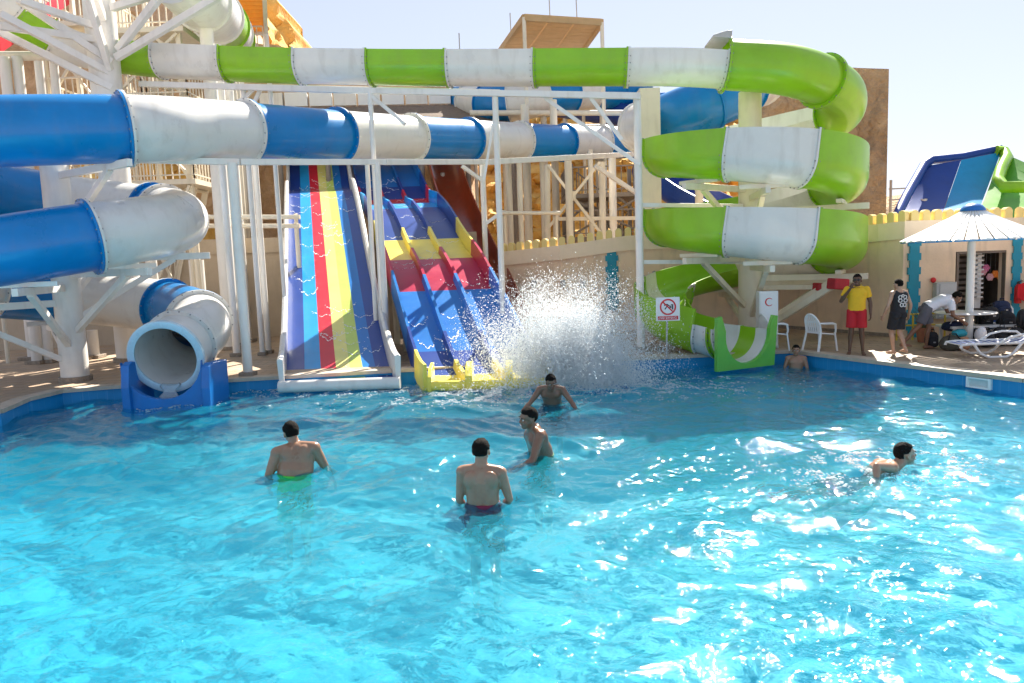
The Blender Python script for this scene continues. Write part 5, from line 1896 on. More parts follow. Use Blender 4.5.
SK_TAN = skin('tan_skin', (0.36, 0.20, 0.125), 1)
SK_OLIVE = skin('olive_skin', (0.33, 0.18, 0.11), 1)
SK_BROWN = skin('brown_skin', (0.22, 0.11, 0.065), 1)
SK_DARK = skin('dark_brown_skin', (0.12, 0.06, 0.036))
SK_PALE = skin('fair_skin', (0.46, 0.28, 0.19))
SK_MID = skin('warm_brown_skin', (0.20, 0.10, 0.06))
HAIR = mat('black_hair', (0.008, 0.006, 0.005), 0.85, 0.4, 40, bump=0.6, bscale=120, spec=0.15)
EYEW = mat('eye_white', (0.75, 0.73, 0.7), 0.3, 0.02)
EYED = mat('dark_eye', (0.02, 0.013, 0.01), 0.2, 0.05)
LIP = mat('lip_skin', (0.28, 0.10, 0.08), 0.4, 0.1)
TEETH = mat('teeth', (0.75, 0.73, 0.68), 0.35, 0.03)


def oriented(zaxis, xhint):
    z = V(zaxis).normalized(); x = V(xhint); x = (x - z * x.dot(z)).normalized(); y = z.cross(x)
    return Matrix((x, y, z)).transposed()


def cone_chain(b, pts, rs, n=14, capend=True):
    pts = [V(p) for p in pts]
    for i in range(len(pts) - 1):
        b.cyl(pts[i], pts[i + 1], rs[i], rs[i + 1], n)
    for i, p in enumerate(pts):
        if capend or 0 < i < len(pts) - 1:
            b.ball(p, rs[i], nu=12, nv=8)


def hand(b, wrist, d, pal, s=1.0, curl=0.5):
    """palm and five bent fingers; d = direction of the fingers, pal = direction the palm faces"""
    d = V(d).normalized(); pal = V(pal); pal = (pal - d * pal.dot(d)).normalized(); ac = d.cross(pal)
    M = Matrix((ac, pal, d)).transposed()
    b.ball(wrist + d * .048 * s, (.042 * s, .017 * s, .056 * s), M)
    for i, (o, ln) in enumerate(((-.030, .066), (-.010, .078), (.011, .073), (.030, .056))):
        p0 = wrist + d * .088 * s + ac * o * s
        k = curl
        p1 = p0 + (d * math.cos(k * .6) + pal * math.sin(k * .6)) * ln * .45 * s
        p2 = p1 + (d * math.cos(k * 1.5) + pal * math.sin(k * 1.5)) * ln * .32 * s
        p3 = p2 + (d * math.cos(k * 2.2) + pal * math.sin(k * 2.2)) * ln * .23 * s
        cone_chain(b, [p0 - d * .02 * s, p1, p2, p3], [.0105 * s, .0095 * s, .009 * s, .008 * s], 8)
    th0 = wrist + d * .03 * s - ac * .030 * s
    th1 = th0 + (d * .6 - ac * .75 + pal * .25).normalized() * .036 * s
    th2 = th1 + (d * .85 - ac * .3 + pal * .35).normalized() * .032 * s
    cone_chain(b, [th0, th1, th2], [.014 * s, .0115 * s, .009 * s], 8)


def foot(b, ankle, fwd, s=1.0):
    f_ = V(fwd); f_.z = 0; f_.normalize(); sd_ = V((f_.y, -f_.x, 0))
    M = Matrix((sd_, f_, V((0, 0, 1)))).transposed()
    a = V(ankle)
    g_ = a.z - .072
    b.ball(a + f_ * -.03 + V((0, 0, -.035)), (.033 * s, .04 * s, .038), M)
    b.ball(V((a.x, a.y, g_)) + f_ * .06 + V((0, 0, .037)), (.042 * s, .10 * s, .036), M)
    b.ball(V((a.x, a.y, g_)) + f_ * .135 + V((0, 0, .022)), (.046 * s, .055 * s, .022), M)
    for i in range(5):
        o = (-.034 + .017 * i) * s
        b.ball(V((a.x, a.y, g_)) + f_ * (.185 - abs(i - 1.2) * .008) + sd_ * o + V((0, 0, .015)), (.010, .02, .013), M, 8, 6)


def torso_rings(J, fat=1.0, infl=0.0, z0=0, z1=99, arch=None):
    """cross sections along the spine"""
    sp = [J['pelvis'], J['waist'], J['chest'], J['neck']]
    sp = [V(p) for p in sp]
    curve = catmull(sp, .03)
    L_ = [0]
    for a, c in zip(curve, curve[1:]):
        L_.append(L_[-1] + (c - a).length)
    tot = L_[-1]
    shx = (V(J['sho_r']) - V(J['sho_l'])); hpx = (V(J['hip_r']) - V(J['hip_l']))
    prof = [(-.10, .10, .075), (-.04, .150, .105), (.02, .166, .118), (.12, .162, .112), (.28, .146 * fat, .104 * fat), (.42, .148 * fat, .106 * fat), (.58, .166 * (fat * .5 + .5), .116), (.72, .184 * (fat * .4 + .6), .118), (.84, .182 * (fat * .4 + .6), .102), (.93, .125, .080), (1.0, .062, .060)]
    rings = []
    for f_, rx, ry in prof:
        if not (z0 <= f_ <= z1):
            continue
        s_ = f_ * tot
        if s_ <= 0:
            t = (curve[1] - curve[0]).normalized(); c = curve[0] + t * s_
        else:
            i = max(k for k in range(len(L_)) if L_[k] <= s_ + 1e-6); i = min(i, len(curve) - 2)
            t = (curve[i + 1] - curve[i]).normalized(); c = curve[i] + t * (s_ - L_[i])
        ax = hpx.normalized().lerp(shx.normalized(), min(1, max(0, f_)))
        M = oriented(t, ax)
        ring = []
        for k in range(28):
            a = 2 * math.pi * k / 28
            ca, sa = math.cos(a), math.sin(a)
            x = math.copysign(abs(ca) ** .85, ca) * (rx + infl); y = math.copysign(abs(sa) ** .9, sa) * (ry + infl)
            if sa < 0 and infl == 0 and abs(ca) < .25 and .1 < f_ < .9:   # spine groove (back side is -y)
                y += .010 * (1 - abs(ca) / .25)
            ring.append(c + M @ V((x, y, 0)))
        rings.append(ring)
    return rings


BASE = dict(pelvis=(0, 0, .95), waist=(0, .005, 1.10), chest=(0, -.01, 1.30), neck=(0, -.02, 1.475), head=(0, .015, 1.635),
            sho_l=(-.185, -.015, 1.41), sho_r=(.185, -.015, 1.41), elb_l=(-.245, -.03, 1.13), elb_r=(.245, -.03, 1.13), wri_l=(-.26, .06, .88), wri_r=(.26, .06, .88),
            hip_l=(-.09, 0, .92), hip_r=(.09, 0, .92), kne_l=(-.10, .02, .50), kne_r=(.10, .02, .50), ank_l=(-.105, -.02, .075), ank_r=(.105, -.02, .075))


def remeshed(b, name, m_, parent, vox=.011, smooth_it=4, cut=None):
    o = b.build(name, m_, None, smooth=False)
    md = o.modifiers.new('r', 'REMESH'); md.mode = 'VOXEL'; md.voxel_size = vox; md.use_smooth_shade = True
    ms = o.modifiers.new('s', 'SMOOTH'); ms.factor = .5; ms.iterations = smooth_it
    dg = bpy.context.evaluated_depsgraph_get()
    dg.update()
    me = bpy.data.meshes.new_from_object(o.evaluated_get(dg))
    o.modifiers.clear()
    old = o.data; o.data = me; bpy.data.meshes.remove(old)
    me.name = name
    me.materials.clear(); me.materials.append(m_)
    me.polygons.foreach_set('use_smooth', [True] * len(me.polygons))
    o.parent = parent
    return o


def person(label, loc, rz, pose, skin_m, fat=1.0, scale=1.0, look=(0, 1, 0), tilt=(0, 0, 1), hair='short', clothes=(), hands=None, smile=False, glasses=False, arms=1.0, submerged=False, feet=None, beard=False):
    t = thing('person', label, 'person', (0, 0, 0))
    J = dict(BASE); J.update(pose)
    J = {k: V(v) for k, v in J.items()}
    b = MB()
    b.loft(torso_rings(J, fat), cap=True)
    for s, sg in (('l', -1), ('r', 1)):
        sh, el, wr = J['sho_' + s], J['elb_' + s], J['wri_' + s]
        a_ = arms * (fat * .4 + .6)
        b.ball(sh, .062 * a_)
        b.cyl(J['neck'] + V((0, 0, -.02)), sh + (sh - J['neck']) * -.05 + V((0, 0, .02)), .052, .046 * a_, 14)      # trapezius
        u1 = sh.lerp(el, .45); f1 = el.lerp(wr, .28)
        cone_chain(b, [sh, u1, el, f1, wr], [.056 * a_, .050 * a_, .038 * a_, .042 * a_, .026], 14)
        hd_, pl_ = (hands or {}).get(s, ((wr - el).normalized(), V((-sg, .2, 0))))
        hand(b, wr, hd_, pl_, 1.0, (hands or {}).get('curl', .55))
        # chest and shoulder blade mass
        ch = J['chest']; M = oriented(J['neck'] - ch, J['sho_r'] - J['sho_l'])
        b.ball(ch + M @ V((sg * .080, .070, .03)), (.085, .050, .075), M)
        b.ball(ch + M @ V((sg * .095, -.075, .05)), (.080, .042, .095), M)
        hp, kn, an = J['hip_' + s], J['kne_' + s], J['ank_' + s]
        th = hp.lerp(kn, .3); cf = kn.lerp(an, .28) + (J['pelvis'] - J['waist']).normalized() * 0
        bk = V((0, -.02, 0))
        cone_chain(b, [hp, th, kn, cf + bk, kn.lerp(an, .7), an], [.088, .082 * (fat * .3 + .7), .054, .056, .038, .034], 14)
        b.ball(hp + V((sg * .0, -.055, -.01)), (.085, .075, .09))
        foot(b, an, (feet or {}).get(s, (sg * .15, 1, 0)))
    hc = J['head']
    up = V(tilt).normalized(); fwd = V(look); fwd = (fwd - up * fwd.dot(up)).normalized(); rt = fwd.cross(up)
    H = Matrix((rt, fwd, up)).transposed() * 1.07
    hc = hc - up * .028
    h = lambda x, y, z: hc + H @ V((x, y, z))
    b.cyl(J['neck'] + V((0, 0, -.05)), h(0, -.02, -.05), .068, .060, 16)
    b.ball(h(0, -.012, .030), (.076, .094, .088), H, 20, 14)
    b.ball(h(0, .020, -.040), (.062, .068, .072), H, 18, 12)
    b.ball(h(0, .050, -.088), (.036, .034, .028), H)
    b.ball(h(0, .070, .028), (.052, .020, .014), H)          # brow
    for sg in (-1, 1):
        b.ball(h(sg * .040, .058, -.025), (.022, .022, .018), H)  # cheek
        b.ball(h(sg * .078, -.008, -.012), (.010, .019, .032), oriented(up, rt) if False else H)
    b.cyl(h(0, .082, .015), h(0, .100, -.026), .009, .0165, 10); b.ball(h(0, .097, -.028), (.017, .014, .012), H)
    body = remeshed(b, 'body', skin_m, t, .0095 if scale < 1.2 else .012, 3)
    # face details and hair
    for sg in (-1, 1):
        e = MB(); e.ball(h(sg * .031, .076, .004), (.013, .010, .0085), H, 12, 8); eo_ = e.build('eye', EYEW, t, smooth=True)
        e = MB(); e.ball(h(sg * .031, .084, .004), (.0062, .0045, .0062), H, 10, 6); e.build('iris', EYED, eo_, smooth=True)
        e = MB(); e.ball(h(sg * .032, .088, .026), (.019, .006, .0045), H, 10, 6); e.build('eyebrow', HAIR, t, smooth=True)
    e = MB(); e.ball(h(0, .088, -.060), (.026 if smile else .021, .007, .008), H, 12, 6); lo_ = e.build('mouth', LIP, t, smooth=True)
    if smile:
        e = MB(); e.ball(h(0, .092, -.0585), (.022, .006, .0055), H, 12, 6); e.build('teeth', TEETH, lo_, smooth=True)
    if beard:
        e = MB()
        for k in range(13):
            a = R(-100 + 200 * k / 12); e.ball(h(.062 * math.sin(a), .018 + .062 * math.cos(a) * 1.0, -.075 - .018 * math.cos(a)), (.018, .014, .024), H, 8, 6)
        e.build('beard', HAIR, t, smooth=True)
    hb = MB()
    nu_, nv_ = 40, 20; vs = []
    for j in range(nv_ + 1):
        th_ = math.pi * j / nv_
        for i in range(nu_):
            ph = 2 * math.pi * i / nu_
            q = V((math.sin(th_) * math.cos(ph), math.sin(th_) * math.sin(ph), math.cos(th_)))
            # hairline: high at the brow, low at the nape
            lim = .34 if q.y > .50 else (.34 - (.50 - q.y) * 1.15)
            if abs(q.x) > .55 and q.y > -.35:
                lim = max(lim, -.02)
            lim = max(lim, -.66) + .05 * noise.noise(q * 9)
            inside_ = q.z > lim
            s_ = 1.0 if inside_ else .80
            lumpy = 1 + .05 * noise.noise(q * 5 + V((loc[0], loc[1], 0))) + .06 * noise.noise(q * 16)
            if hair == 'short':
                r_ = (.084, .101, .098)
            else:
                r_ = (.088, .106, .106)
            k_ = s_ * lumpy
            vs.append(h(q.x * r_[0] * k_, -.014 + q.y * r_[1] * k_, .030 + q.z * r_[2] * k_))
    hb.add(vs, [(j * nu_ + i, j * nu_ + (i + 1) % nu_, (j + 1) * nu_ + (i + 1) % nu_, (j + 1) * nu_ + i) for j in range(nv_) for i in range(nu_)])
    hb.build('hair', HAIR, t, smooth=True)
    if glasses:
        e = MB()
        for sg in (-1, 1):
            e.ball(h(sg * .033, .090, .005), (.028, .008, .020), H, 14, 8)
            e.beam(h(sg * .060, .085, .008), h(sg * .080, -.005, .008), .006)
        e.beam(h(-.012, .096, .010), h(.012, .096, .010), .006)
        e.build('sunglasses', BLK, t, smooth=True)
    for kind, m_ in clothes:
        b = MB()
        if kind == 'shorts':
            b.loft(torso_rings(J, fat, .014, -.11, .30), cap=True)
            for s in 'lr':
                hp, kn = J['hip_' + s], J['kne_' + s]
                sg = -1 if s == 'l' else 1
                b.cyl(hp + V((0, 0, .05)), hp.lerp(kn, .80), .108, .112, 22)
                b.ball(hp + V((0, -.055, -.01)), (.10, .09, .10))
            remeshed(b, 'shorts', m_, t, .011, 3)
        elif kind in ('tshirt', 'polo', 'tank'):
            b.loft(torso_rings(J, fat, .016, -.03, .995 if kind != 'tank' else .93), cap=True)
            for s in 'lr':
                sh, el = J['sho_' + s], J['elb_' + s]
                sg = -1 if s == 'l' else 1
                ch = J['chest']; M = oriented(J['neck'] - ch, J['sho_r'] - J['sho_l'])
                b.ball(ch + M @ V((sg * .080, .070, .03)), (.098, .062, .09), M)
                b.ball(ch + M @ V((sg * .095, -.075, .05)), (.094, .055, .11), M)
                if kind != 'tank':
                    b.ball(sh, .074)
                    b.cyl(sh, sh.lerp(el, .62), .072, .070, 20)
                    b.cyl(J['neck'] + V((0, 0, -.03)), sh, .066, .062, 14)
                else:
                    b.cyl(J['neck'].lerp(sh, .35) + V((0, 0, -.02)), J['neck'].lerp(sh, .72), .062, .058, 14)
            remeshed(b, {'tshirt': 'tshirt', 'polo': 'polo_shirt', 'tank': 'tank_top'}[kind], m_, t, .011, 3)
            if kind == 'polo':
                b = MB()
                nk = J['neck']
                pts = [nk + V((.075 * math.sin(2 * math.pi * k / 16), .068 * math.cos(2 * math.pi * k / 16), .01 - .03 * math.cos(2 * math.pi * k / 16))) for k in range(17)]
                b.rod(pts, .016, 8); b.build('collar', m_, t, smooth=True)
    if submerged:
        for c in kids(t):
            c.cycles.is_caustics_receiver = True
    t.location = loc; t.rotation_euler = (0, 0, rz); t.scale = (scale,) * 3
    return t


GREEN_SH = mat('neon_green_shorts', (0.10, 0.62, 0.06), 0.7, 0.1)
MAROON_SH = mat('maroon_shorts', (0.20, 0.015, 0.05), 0.75, 0.2)
DKGREEN_SH = mat('dark_green_shorts', (0.02, 0.11, 0.05), 0.75, 0.2)
NAVY_SH = mat('navy_shorts', (0.012, 0.02, 0.06), 0.8, 0.2)
RED_SH = mat('red_shorts', (0.50, 0.012, 0.02), 0.8, 0.1, 6, bump=.2)
YEL_PO = mat('yellow_polo', (0.80, 0.45, 0.02), 0.85, 0.08, 6, bump=.25, bscale=25)
WHITE_TS = mat('white_tshirt', (0.74, 0.73, 0.78), 0.85, 0.05, 6, bump=.25, bscale=20)
GREY_SH = mat('grey_shorts', (0.10, 0.10, 0.12), 0.85, 0.15, 6, bump=.2)


def face(px, py=None):
    return 0


def heading(dx, dy):
    """rotation so that the figure's +y points along dx, dy"""
    return math.atan2(-dx, dy)


PF = FLOORZ + .003
# 1: heavy man seen from behind, left
q = G(293, 472, 0.0)
person('heavy man in neon green shorts standing waist deep, back to the photo', (q.x, q.y, -1.29), heading(-.25, 1),
       dict(waist=(.02, .02, 1.09), chest=(.05, .06, 1.29), neck=(.05, .11, 1.455), head=(-.005, .17, 1.60),
            sho_l=(-.165, .05, 1.37), sho_r=(.255, .05, 1.39), elb_l=(-.275, .0, 1.12), elb_r=(.37, .10, 1.13), wri_l=(-.29, .16, .93), wri_r=(.45, .20, .93)),
       SK_OLIVE, 1.40, 1.13, look=(-.35, 1, -.1), tilt=(-.1, .1, 1), hair='full', clothes=(('shorts', GREEN_SH),), submerged=True, arms=1.1)
# 2: slim man seen from behind, centre
q = G(483, 502, 0.0)
person('slim man in maroon shorts seen from behind in the middle of the pool', (q.x, q.y, -1.23), heading(.08, 1),
       dict(head=(.0, .03, 1.64), sho_l=(-.195, -.01, 1.415), sho_r=(.19, -.01, 1.40), elb_l=(-.235, .0, 1.13), elb_r=(.265, .01, 1.12), wri_l=(-.20, .16, .94), wri_r=(.17, .19, .99)),
       SK_TAN, 1.12, 1.12, look=(.1, 1, -.05), clothes=(('shorts', MAROON_SH),), submerged=True)
# 3: smiling man turned towards the left
q = G(541, 453, 0.0)
person('smiling man in the pool leaning on his right arm and looking back', (q.x, q.y, -1.29), heading(-.75, -.45),
       dict(waist=(0, .0, 1.10), chest=(-.02, .07, 1.27), neck=(-.03, .12, 1.43), head=(-.06, .20, 1.575),
            sho_l=(-.20, .14, 1.36), sho_r=(.15, .03, 1.34), elb_l=(-.29, .30, 1.12), elb_r=(.20, .0, 1.07), wri_l=(-.28, .52, 1.01), wri_r=(.16, .06, .84)),
       SK_BROWN, 1.2, 1.18, look=(.12, .9, -.1), tilt=(-.18, .12, 1), clothes=(('shorts', DKGREEN_SH),), smile=True, submerged=True)
# 4: man leaning forward, arms spread, in front of the splash
q = G(553, 404, 0.0)
person('man leaning forward with arms spread on the water in front of the splash', (q.x, q.y + .1, -1.2), heading(-.1, -1),
       dict(waist=(0, .05, 1.09), chest=(.01, .14, 1.27), neck=(.02, .24, 1.42), head=(.0, .34, 1.53),
            sho_l=(-.18, .20, 1.35), sho_r=(.20, .20, 1.36), elb_l=(-.33, .30, 1.15), elb_r=(.36, .26, 1.15), wri_l=(-.42, .46, 1.03), wri_r=(.50, .40, 1.03)),
       SK_BROWN, 1.05, 1.10, look=(-.2, .8, -.5), tilt=(.0, .45, 1), clothes=(('shorts', NAVY_SH),), submerged=True)
# 5: boy swimming to the right
q = G(903, 467, 0.0)
person('boy swimming to the right with one arm bent back over the water', (q.x, q.y, 0), heading(1, .1),
       dict(pelvis=(0, -.58, -.40), waist=(0, -.45, -.28), chest=(0, -.27, -.08), neck=(0, -.11, .05), head=(0, .02, .17),
            sho_l=(-.17, -.18, .0), sho_r=(.16, -.22, .05), elb_l=(-.24, .12, -.12), elb_r=(.24, -.46, .11), wri_l=(-.2, .34, -.16), wri_r=(.35, -.52, -.04),
            hip_l=(-.09, -.62, -.43), hip_r=(.09, -.62, -.43), kne_l=(-.14, -.96, -.62), kne_r=(.16, -.98, -.50), ank_l=(-.16, -1.34, -.60), ank_r=(.2, -1.36, -.42)),
       SK_TAN, .95, 1.12, look=(.12, 1, .02), tilt=(0, -.12, 1), clothes=(('shorts', NAVY_SH),), smile=True, submerged=True,
       feet={'l': (0, -1, 0), 'r': (0, -1, 0)})
# 6: man standing in the far corner
q = P(796, 362, 16.75)
person('bare chested man standing in the far pool corner beside the lime slide outlet', (q.x, q.y, -1.16), heading(-.4, -1),
       dict(elb_l=(-.26, .02, 1.14), elb_r=(.26, .02, 1.14)), SK_OLIVE, 1.05, .96, look=(0, 1, 0), clothes=(('shorts', NAVY_SH),), submerged=True)
# 7: lifeguard
q = G(856, 354.5)
person('lifeguard in yellow polo shirt and red shorts raising a hand to his mouth', (q.x, q.y, DECK), heading(-.45, -1),
       dict(elb_r=(.31, .06, 1.16), wri_r=(.13, .20, 1.44), sho_r=(.19, .0, 1.41), elb_l=(-.26, -.03, 1.13), wri_l=(-.27, .05, .87), ank_l=(-.13, -.0, .075), ank_r=(.13, .0, .075)),
       SK_DARK, 1.08, 1.03, look=(.10, 1, -.05), clothes=(('polo', YEL_PO), ('shorts', RED_SH)), glasses=True,
       hands={'r': (V((-.35, .25, .8)), V((-.6, -.6, .1))), 'l': (V((0, .1, -1)), V((1, .2, 0))), 'curl': .8})
# 8: man in black tank top walking away
q = G(897, 354)
tank = person('man in a black tank top with white print walking away along the wall', (q.x, q.y, DECK), heading(-.25, 1),
       dict(kne_l=(-.09, .10, .50), ank_l=(-.08, .02, .075), kne_r=(.07, .02, .49), ank_r=(.04, -.22, .13), elb_l=(-.29, -.02, 1.14), elb_r=(.29, -.06, 1.14), wri_l=(-.31, .10, .90), wri_r=(.33, .03, .90)),
       SK_PALE, 1.06, .95, look=(-.1, 1, -.12), clothes=(('tank', BLACK_CL), ('shorts', BLACK_CL)))
# white print on the back of the tank top
pr = MB()
wm = mat('white_print', (0.7, 0.7, 0.7), 0.7, 0.1)
def ringp_(cx_, cz_, rx_, rz_, w_=.014):
    for k in range(14):
        a, a2 = 2 * math.pi * k / 14, 2 * math.pi * (k + 1) / 14
        pr.prism([(cx_ + r1 * math.cos(x) * 1.0, ybk(cz_), cz_ + r2 * math.sin(x)) for r1, r2, x in ((rx_, rz_, a), (rx_, rz_, a2), (rx_ - w_, rz_ - w_, a2), (rx_ - w_, rz_ - w_, a))], (0, .02, 0))
ybk = lambda z: -.153
for cx_, cz_, rx_, rz_ in ((-.075, 1.33, .05, .045), (-.07, 1.25, .055, .045), (.0, 1.36, .04, .03), (.055, 1.33, .05, .045), (.07, 1.25, .055, .045), (-.03, 1.15, .045, .05), (.05, 1.15, .045, .05)):
    ringp_(cx_, cz_, rx_, rz_)
po_ = pr.build('print', wm, None)
tt = [c for c in kids(tank) if c.name.startswith('tank_top')][0]
po_.parent = tt
# 9: man bending over the bags
q = G(930, 350)
person('man in white tshirt and grey shorts bending down to reach the bags', (q.x - .05, q.y + .1, DECK), heading(1, -.15),
       dict(pelvis=(0, .0, .93), waist=(0, .16, 1.02), chest=(0, .34, 1.09), neck=(0, .50, 1.13), head=(0, .64, 1.16),
            sho_l=(-.18, .44, 1.06), sho_r=(.18, .44, 1.04), elb_l=(-.20, .52, .80), elb_r=(.22, .46, .78), wri_l=(-.16, .74, .66), wri_r=(.17, .70, .62),
            hip_l=(-.09, .0, .90), hip_r=(.09, .0, .90), kne_l=(-.09, .10, .50), kne_r=(.11, -.20, .52), ank_l=(-.1, .05, .075), ank_r=(.12, -.52, .16)),
       SK_MID, 1.0, 1.02, look=(0, .75, -.55), tilt=(0, .65, .8), hair='full', clothes=(('tshirt', WHITE_TS), ('shorts', GREY_SH)),
       hands={'l': (V((0, .7, -.6)), V((1, 0, 0))), 'r': (V((0, .7, -.6)), V((-1, 0, 0))), 'curl': .8})
# 10: someone on the stairs behind the left coil
fx0, fx1 = P(118, 100, 24).x + .3, P(184, 100, 24).x - .3
q = P(155, 188, 25.5)
kf = (q.x - fx0) / (fx1 - fx0)
person('person in dark clothes on the stairs behind the left coil', (q.x, 25.5, DECK + (zat(160, 180, 24) - DECK) * (kf + .04) + .03), heading(.6, -1), dict(), SK_MID, 1.0, 1.0, clothes=(('tshirt', BLACK_CL), ('shorts', NAVY_SH)))
# ================================================================== splash and foam
m, nt, b = new_mat('splash_water')
N, L = nt.nodes, nt.links
b.inputs['Base Color'].default_value = (0.93, 0.95, 0.97, 1)
b.inputs['Roughness'].default_value = 0.25
b.inputs['Specular IOR Level'].default_value = 0.5
tb = N.new('ShaderNodeBsdfTranslucent'); tb.inputs['Color'].default_value = (0.95, 0.97, 0.98, 1)
ms = N.new('ShaderNodeMixShader'); ms.inputs[0].default_value = 0.74
L.new(b.outputs['BSDF'], ms.inputs[1]); L.new(tb.outputs['BSDF'], ms.inputs[2])
L.new(ms.outputs['Shader'], N['Material Output'].inputs['Surface'])
SPM = m
rng = np.random.RandomState(42)
OCT = np.array([(1, 0, 0), (-1, 0, 0), (0, 1, 0), (0, -1, 0), (0, 0, 1), (0, 0, -1)], float)
OF = np.array([(0, 2, 4), (2, 1, 4), (1, 3, 4), (3, 0, 4), (2, 0, 5), (1, 2, 5), (3, 1, 5), (0, 3, 5)])


def drops(name, pos, rad, stretch=None, m_=None, shear=None):
    n = len(pos)
    v = OCT[None] * rad[:, None, None]
    if stretch is not None:
        v = v * stretch[:, None, :]
    # random spin about z
    a = rng.uniform(0, 6.28, n); ca, sa = np.cos(a), np.sin(a)
    x = v[:, :, 0] * ca[:, None] - v[:, :, 1] * sa[:, None]; y = v[:, :, 0] * sa[:, None] + v[:, :, 1] * ca[:, None]
    z = v[:, :, 2] if shear is None else v[:, :, 2] + y * shear[:, None]
    v = np.stack([x, y, z], 2) + pos[:, None, :]
    f = (OF[None] + (np.arange(n) * 6)[:, None, None]).reshape(-1, 3)
    me = bpy.data.meshes.new(name)
    v = v.reshape(-1, 3)
    me.vertices.add(len(v)); me.vertices.foreach_set('co', v.ravel())
    me.loops.add(len(f) * 3); me.loops.foreach_set('vertex_index', f.ravel().astype(np.int32))
    me.polygons.add(len(f)); me.polygons.foreach_set('loop_start', np.arange(0, len(f) * 3, 3, dtype=np.int32))
    me.polygons.foreach_set('use_smooth', np.ones(len(f), bool))
    me.update(calc_edges=True)
    me.materials.append(m_ or SPM)
    o = bpy.data.objects.new(name, me); COL.objects.link(o)
    return tag(o, kind='stuff')


# jets: each throws droplets on a ballistic arc out of the impact zone
ps, rs_ = [], []
C0 = np.array(P(570, 372, 15.5)); C0[2] = 0
NJ = 420
for j in range(NJ):
    src = C0 + np.array([rng.normal(0, .60), rng.normal(0, .34), 0])
    az = rng.uniform(0, 2 * math.pi); sp = rng.gamma(3.0, .55)
    vz = min(6.6, abs(rng.normal(4.7, 1.2))); vx = math.cos(az) * sp * .52; vy = math.sin(az) * sp * .45
    k = rng.randint(260, 620)
    t = rng.beta(1.3, 1.0, k) * (2 * vz / 9.8)
    spread = .05 + .16 * t / .8
    p = np.stack([src[0] + vx * t + rng.normal(0, 1, k) * spread, src[1] + vy * t + rng.normal(0, 1, k) * spread * .8, vz * t - 4.9 * t * t + rng.normal(0, 1, k) * spread], 1)
    ps.append(p); rs_.append(np.clip(rng.lognormal(math.log(.0060), .45, k), .0028, .016))
# ragged low core
k = 15000
u = rng.uniform(-1, 1, k); v_ = rng.normal(0, .40, k); hz = np.abs(rng.normal(0, 1, k))
crest = np.array([.30 + .55 * abs(noise.noise(V((a * 2.1, b2 * 1.2, .7)))) + .5 * abs(noise.noise(V((a * 5.3, b2 * 2, 5.1)))) for a, b2 in zip(u, v_)])
p = np.stack([C0[0] + u * 1.2 + rng.normal(0, .2, k), C0[1] + v_, hz * crest * (1.0 - .45 * np.abs(u))], 1)
ps.append(p); rs_.append(np.clip(rng.lognormal(math.log(.0066), .45, k), .003, .018))
# collapse on the right and the wake along the slide end
for cx_px, cy_px, sx, sz, k in ((632, 385, .28, .26, 2600), (520, 388, .55, .10, 2600), (470, 389, .4, .06, 900), (590, 388, .6, .14, 2400)):
    c = np.array(G(cx_px, cy_px, 0.0))
    p = np.stack([c[0] + rng.normal(0, sx, k), c[1] + rng.normal(0, .25, k), np.abs(rng.normal(0, sz, k))], 1)
    ps.append(p); rs_.append(np.clip(rng.lognormal(math.log(.0068), .5, k), .003, .018))
ps = np.concatenate(ps); rs_ = np.concatenate(rs_)
ok = ps[:, 2] > -.02
drops('splash_spray', ps[ok], rs_[ok])
# foam flecks floating on the water
ps, rs_ = [], []
for cx_px, cy_px, sx, sy, k in ((560, 392, 1.7, .55, 11000), (470, 391, .6, .2, 1400), (300, 391, .6, .08, 700), (385, 389, .2, .1, 700), (290, 392, .2, .07, 500), (172, 405, .38, .16, 1200),
                                (756, 362, .35, .12, 500), (350, 393, 1.0, .12, 600), (880, 462, .55, .3, 1500), (860, 478, .8, .35, 900), (500, 396, .9, .25, 1200)):
    c = np.array(G(cx_px, cy_px, 0.0))
    x = c[0] + rng.normal(0, sx, k); y = c[1] + rng.normal(0, sy, k)
    # clump along noise
    keepm = np.array([noise.noise(V((a * 3.2, b2 * 3.2, 1.7))) + .35 * noise.noise(V((a * 9, b2 * 9, 4))) > -.02 for a, b2 in zip(x, y)])
    x, y = x[keepm], y[keepm]
    ps.append(np.stack([x, y, wave_h(x, y) + .004], 1)); rs_.append(np.clip(rng.lognormal(math.log(.013), .5, len(x)), .005, .045))
ps = np.concatenate(ps); rs_ = np.concatenate(rs_)
st = np.stack([rng.uniform(.8, 1.9, len(ps)), rng.uniform(.6, 1.1, len(ps)), np.full(len(ps), .35)], 1)
ins_ = inside(ps[:, 0], ps[:, 1], POOL)
drops('water_foam', ps[ins_], rs_[ins_], st[ins_])
# thin sheet of water pouring from the coil outlet
fr = frames(bpath); p, t, sd, up = fr[-1]
b = MB(); rows_ = []
for i in range(9):
    f_ = i / 8
    c = p + t * (.02 + .22 * f_) - up * (TR - .07)
    c.z = c.z * 1 - (c.z + .02) * f_ ** 1.6
    w_ = .17 + .05 * math.sin(i * 1.3)
    rows_.append([c + sd * x * w_ + V((0, .012 * math.sin(i * 2 + x * 7), .03 * x * x * (1 - f_))) for x in (-1, -.66, -.33, 0, .33, .66, 1)] + [c + sd * x * w_ + t * -.015 + V((0, 0, .03 * x * x * (1 - f_))) for x in (1, .66, .33, 0, -.33, -.66, -1)])
b.loft(rows_, cap=True)
m, nt, bb_ = new_mat('falling_water')
bb_.inputs['Base Color'].default_value = (0.8, 0.9, 0.95, 1); bb_.inputs['Transmission Weight'].default_value = .75; bb_.inputs['Roughness'].default_value = .12; bb_.inputs['IOR'].default_value = 1.2
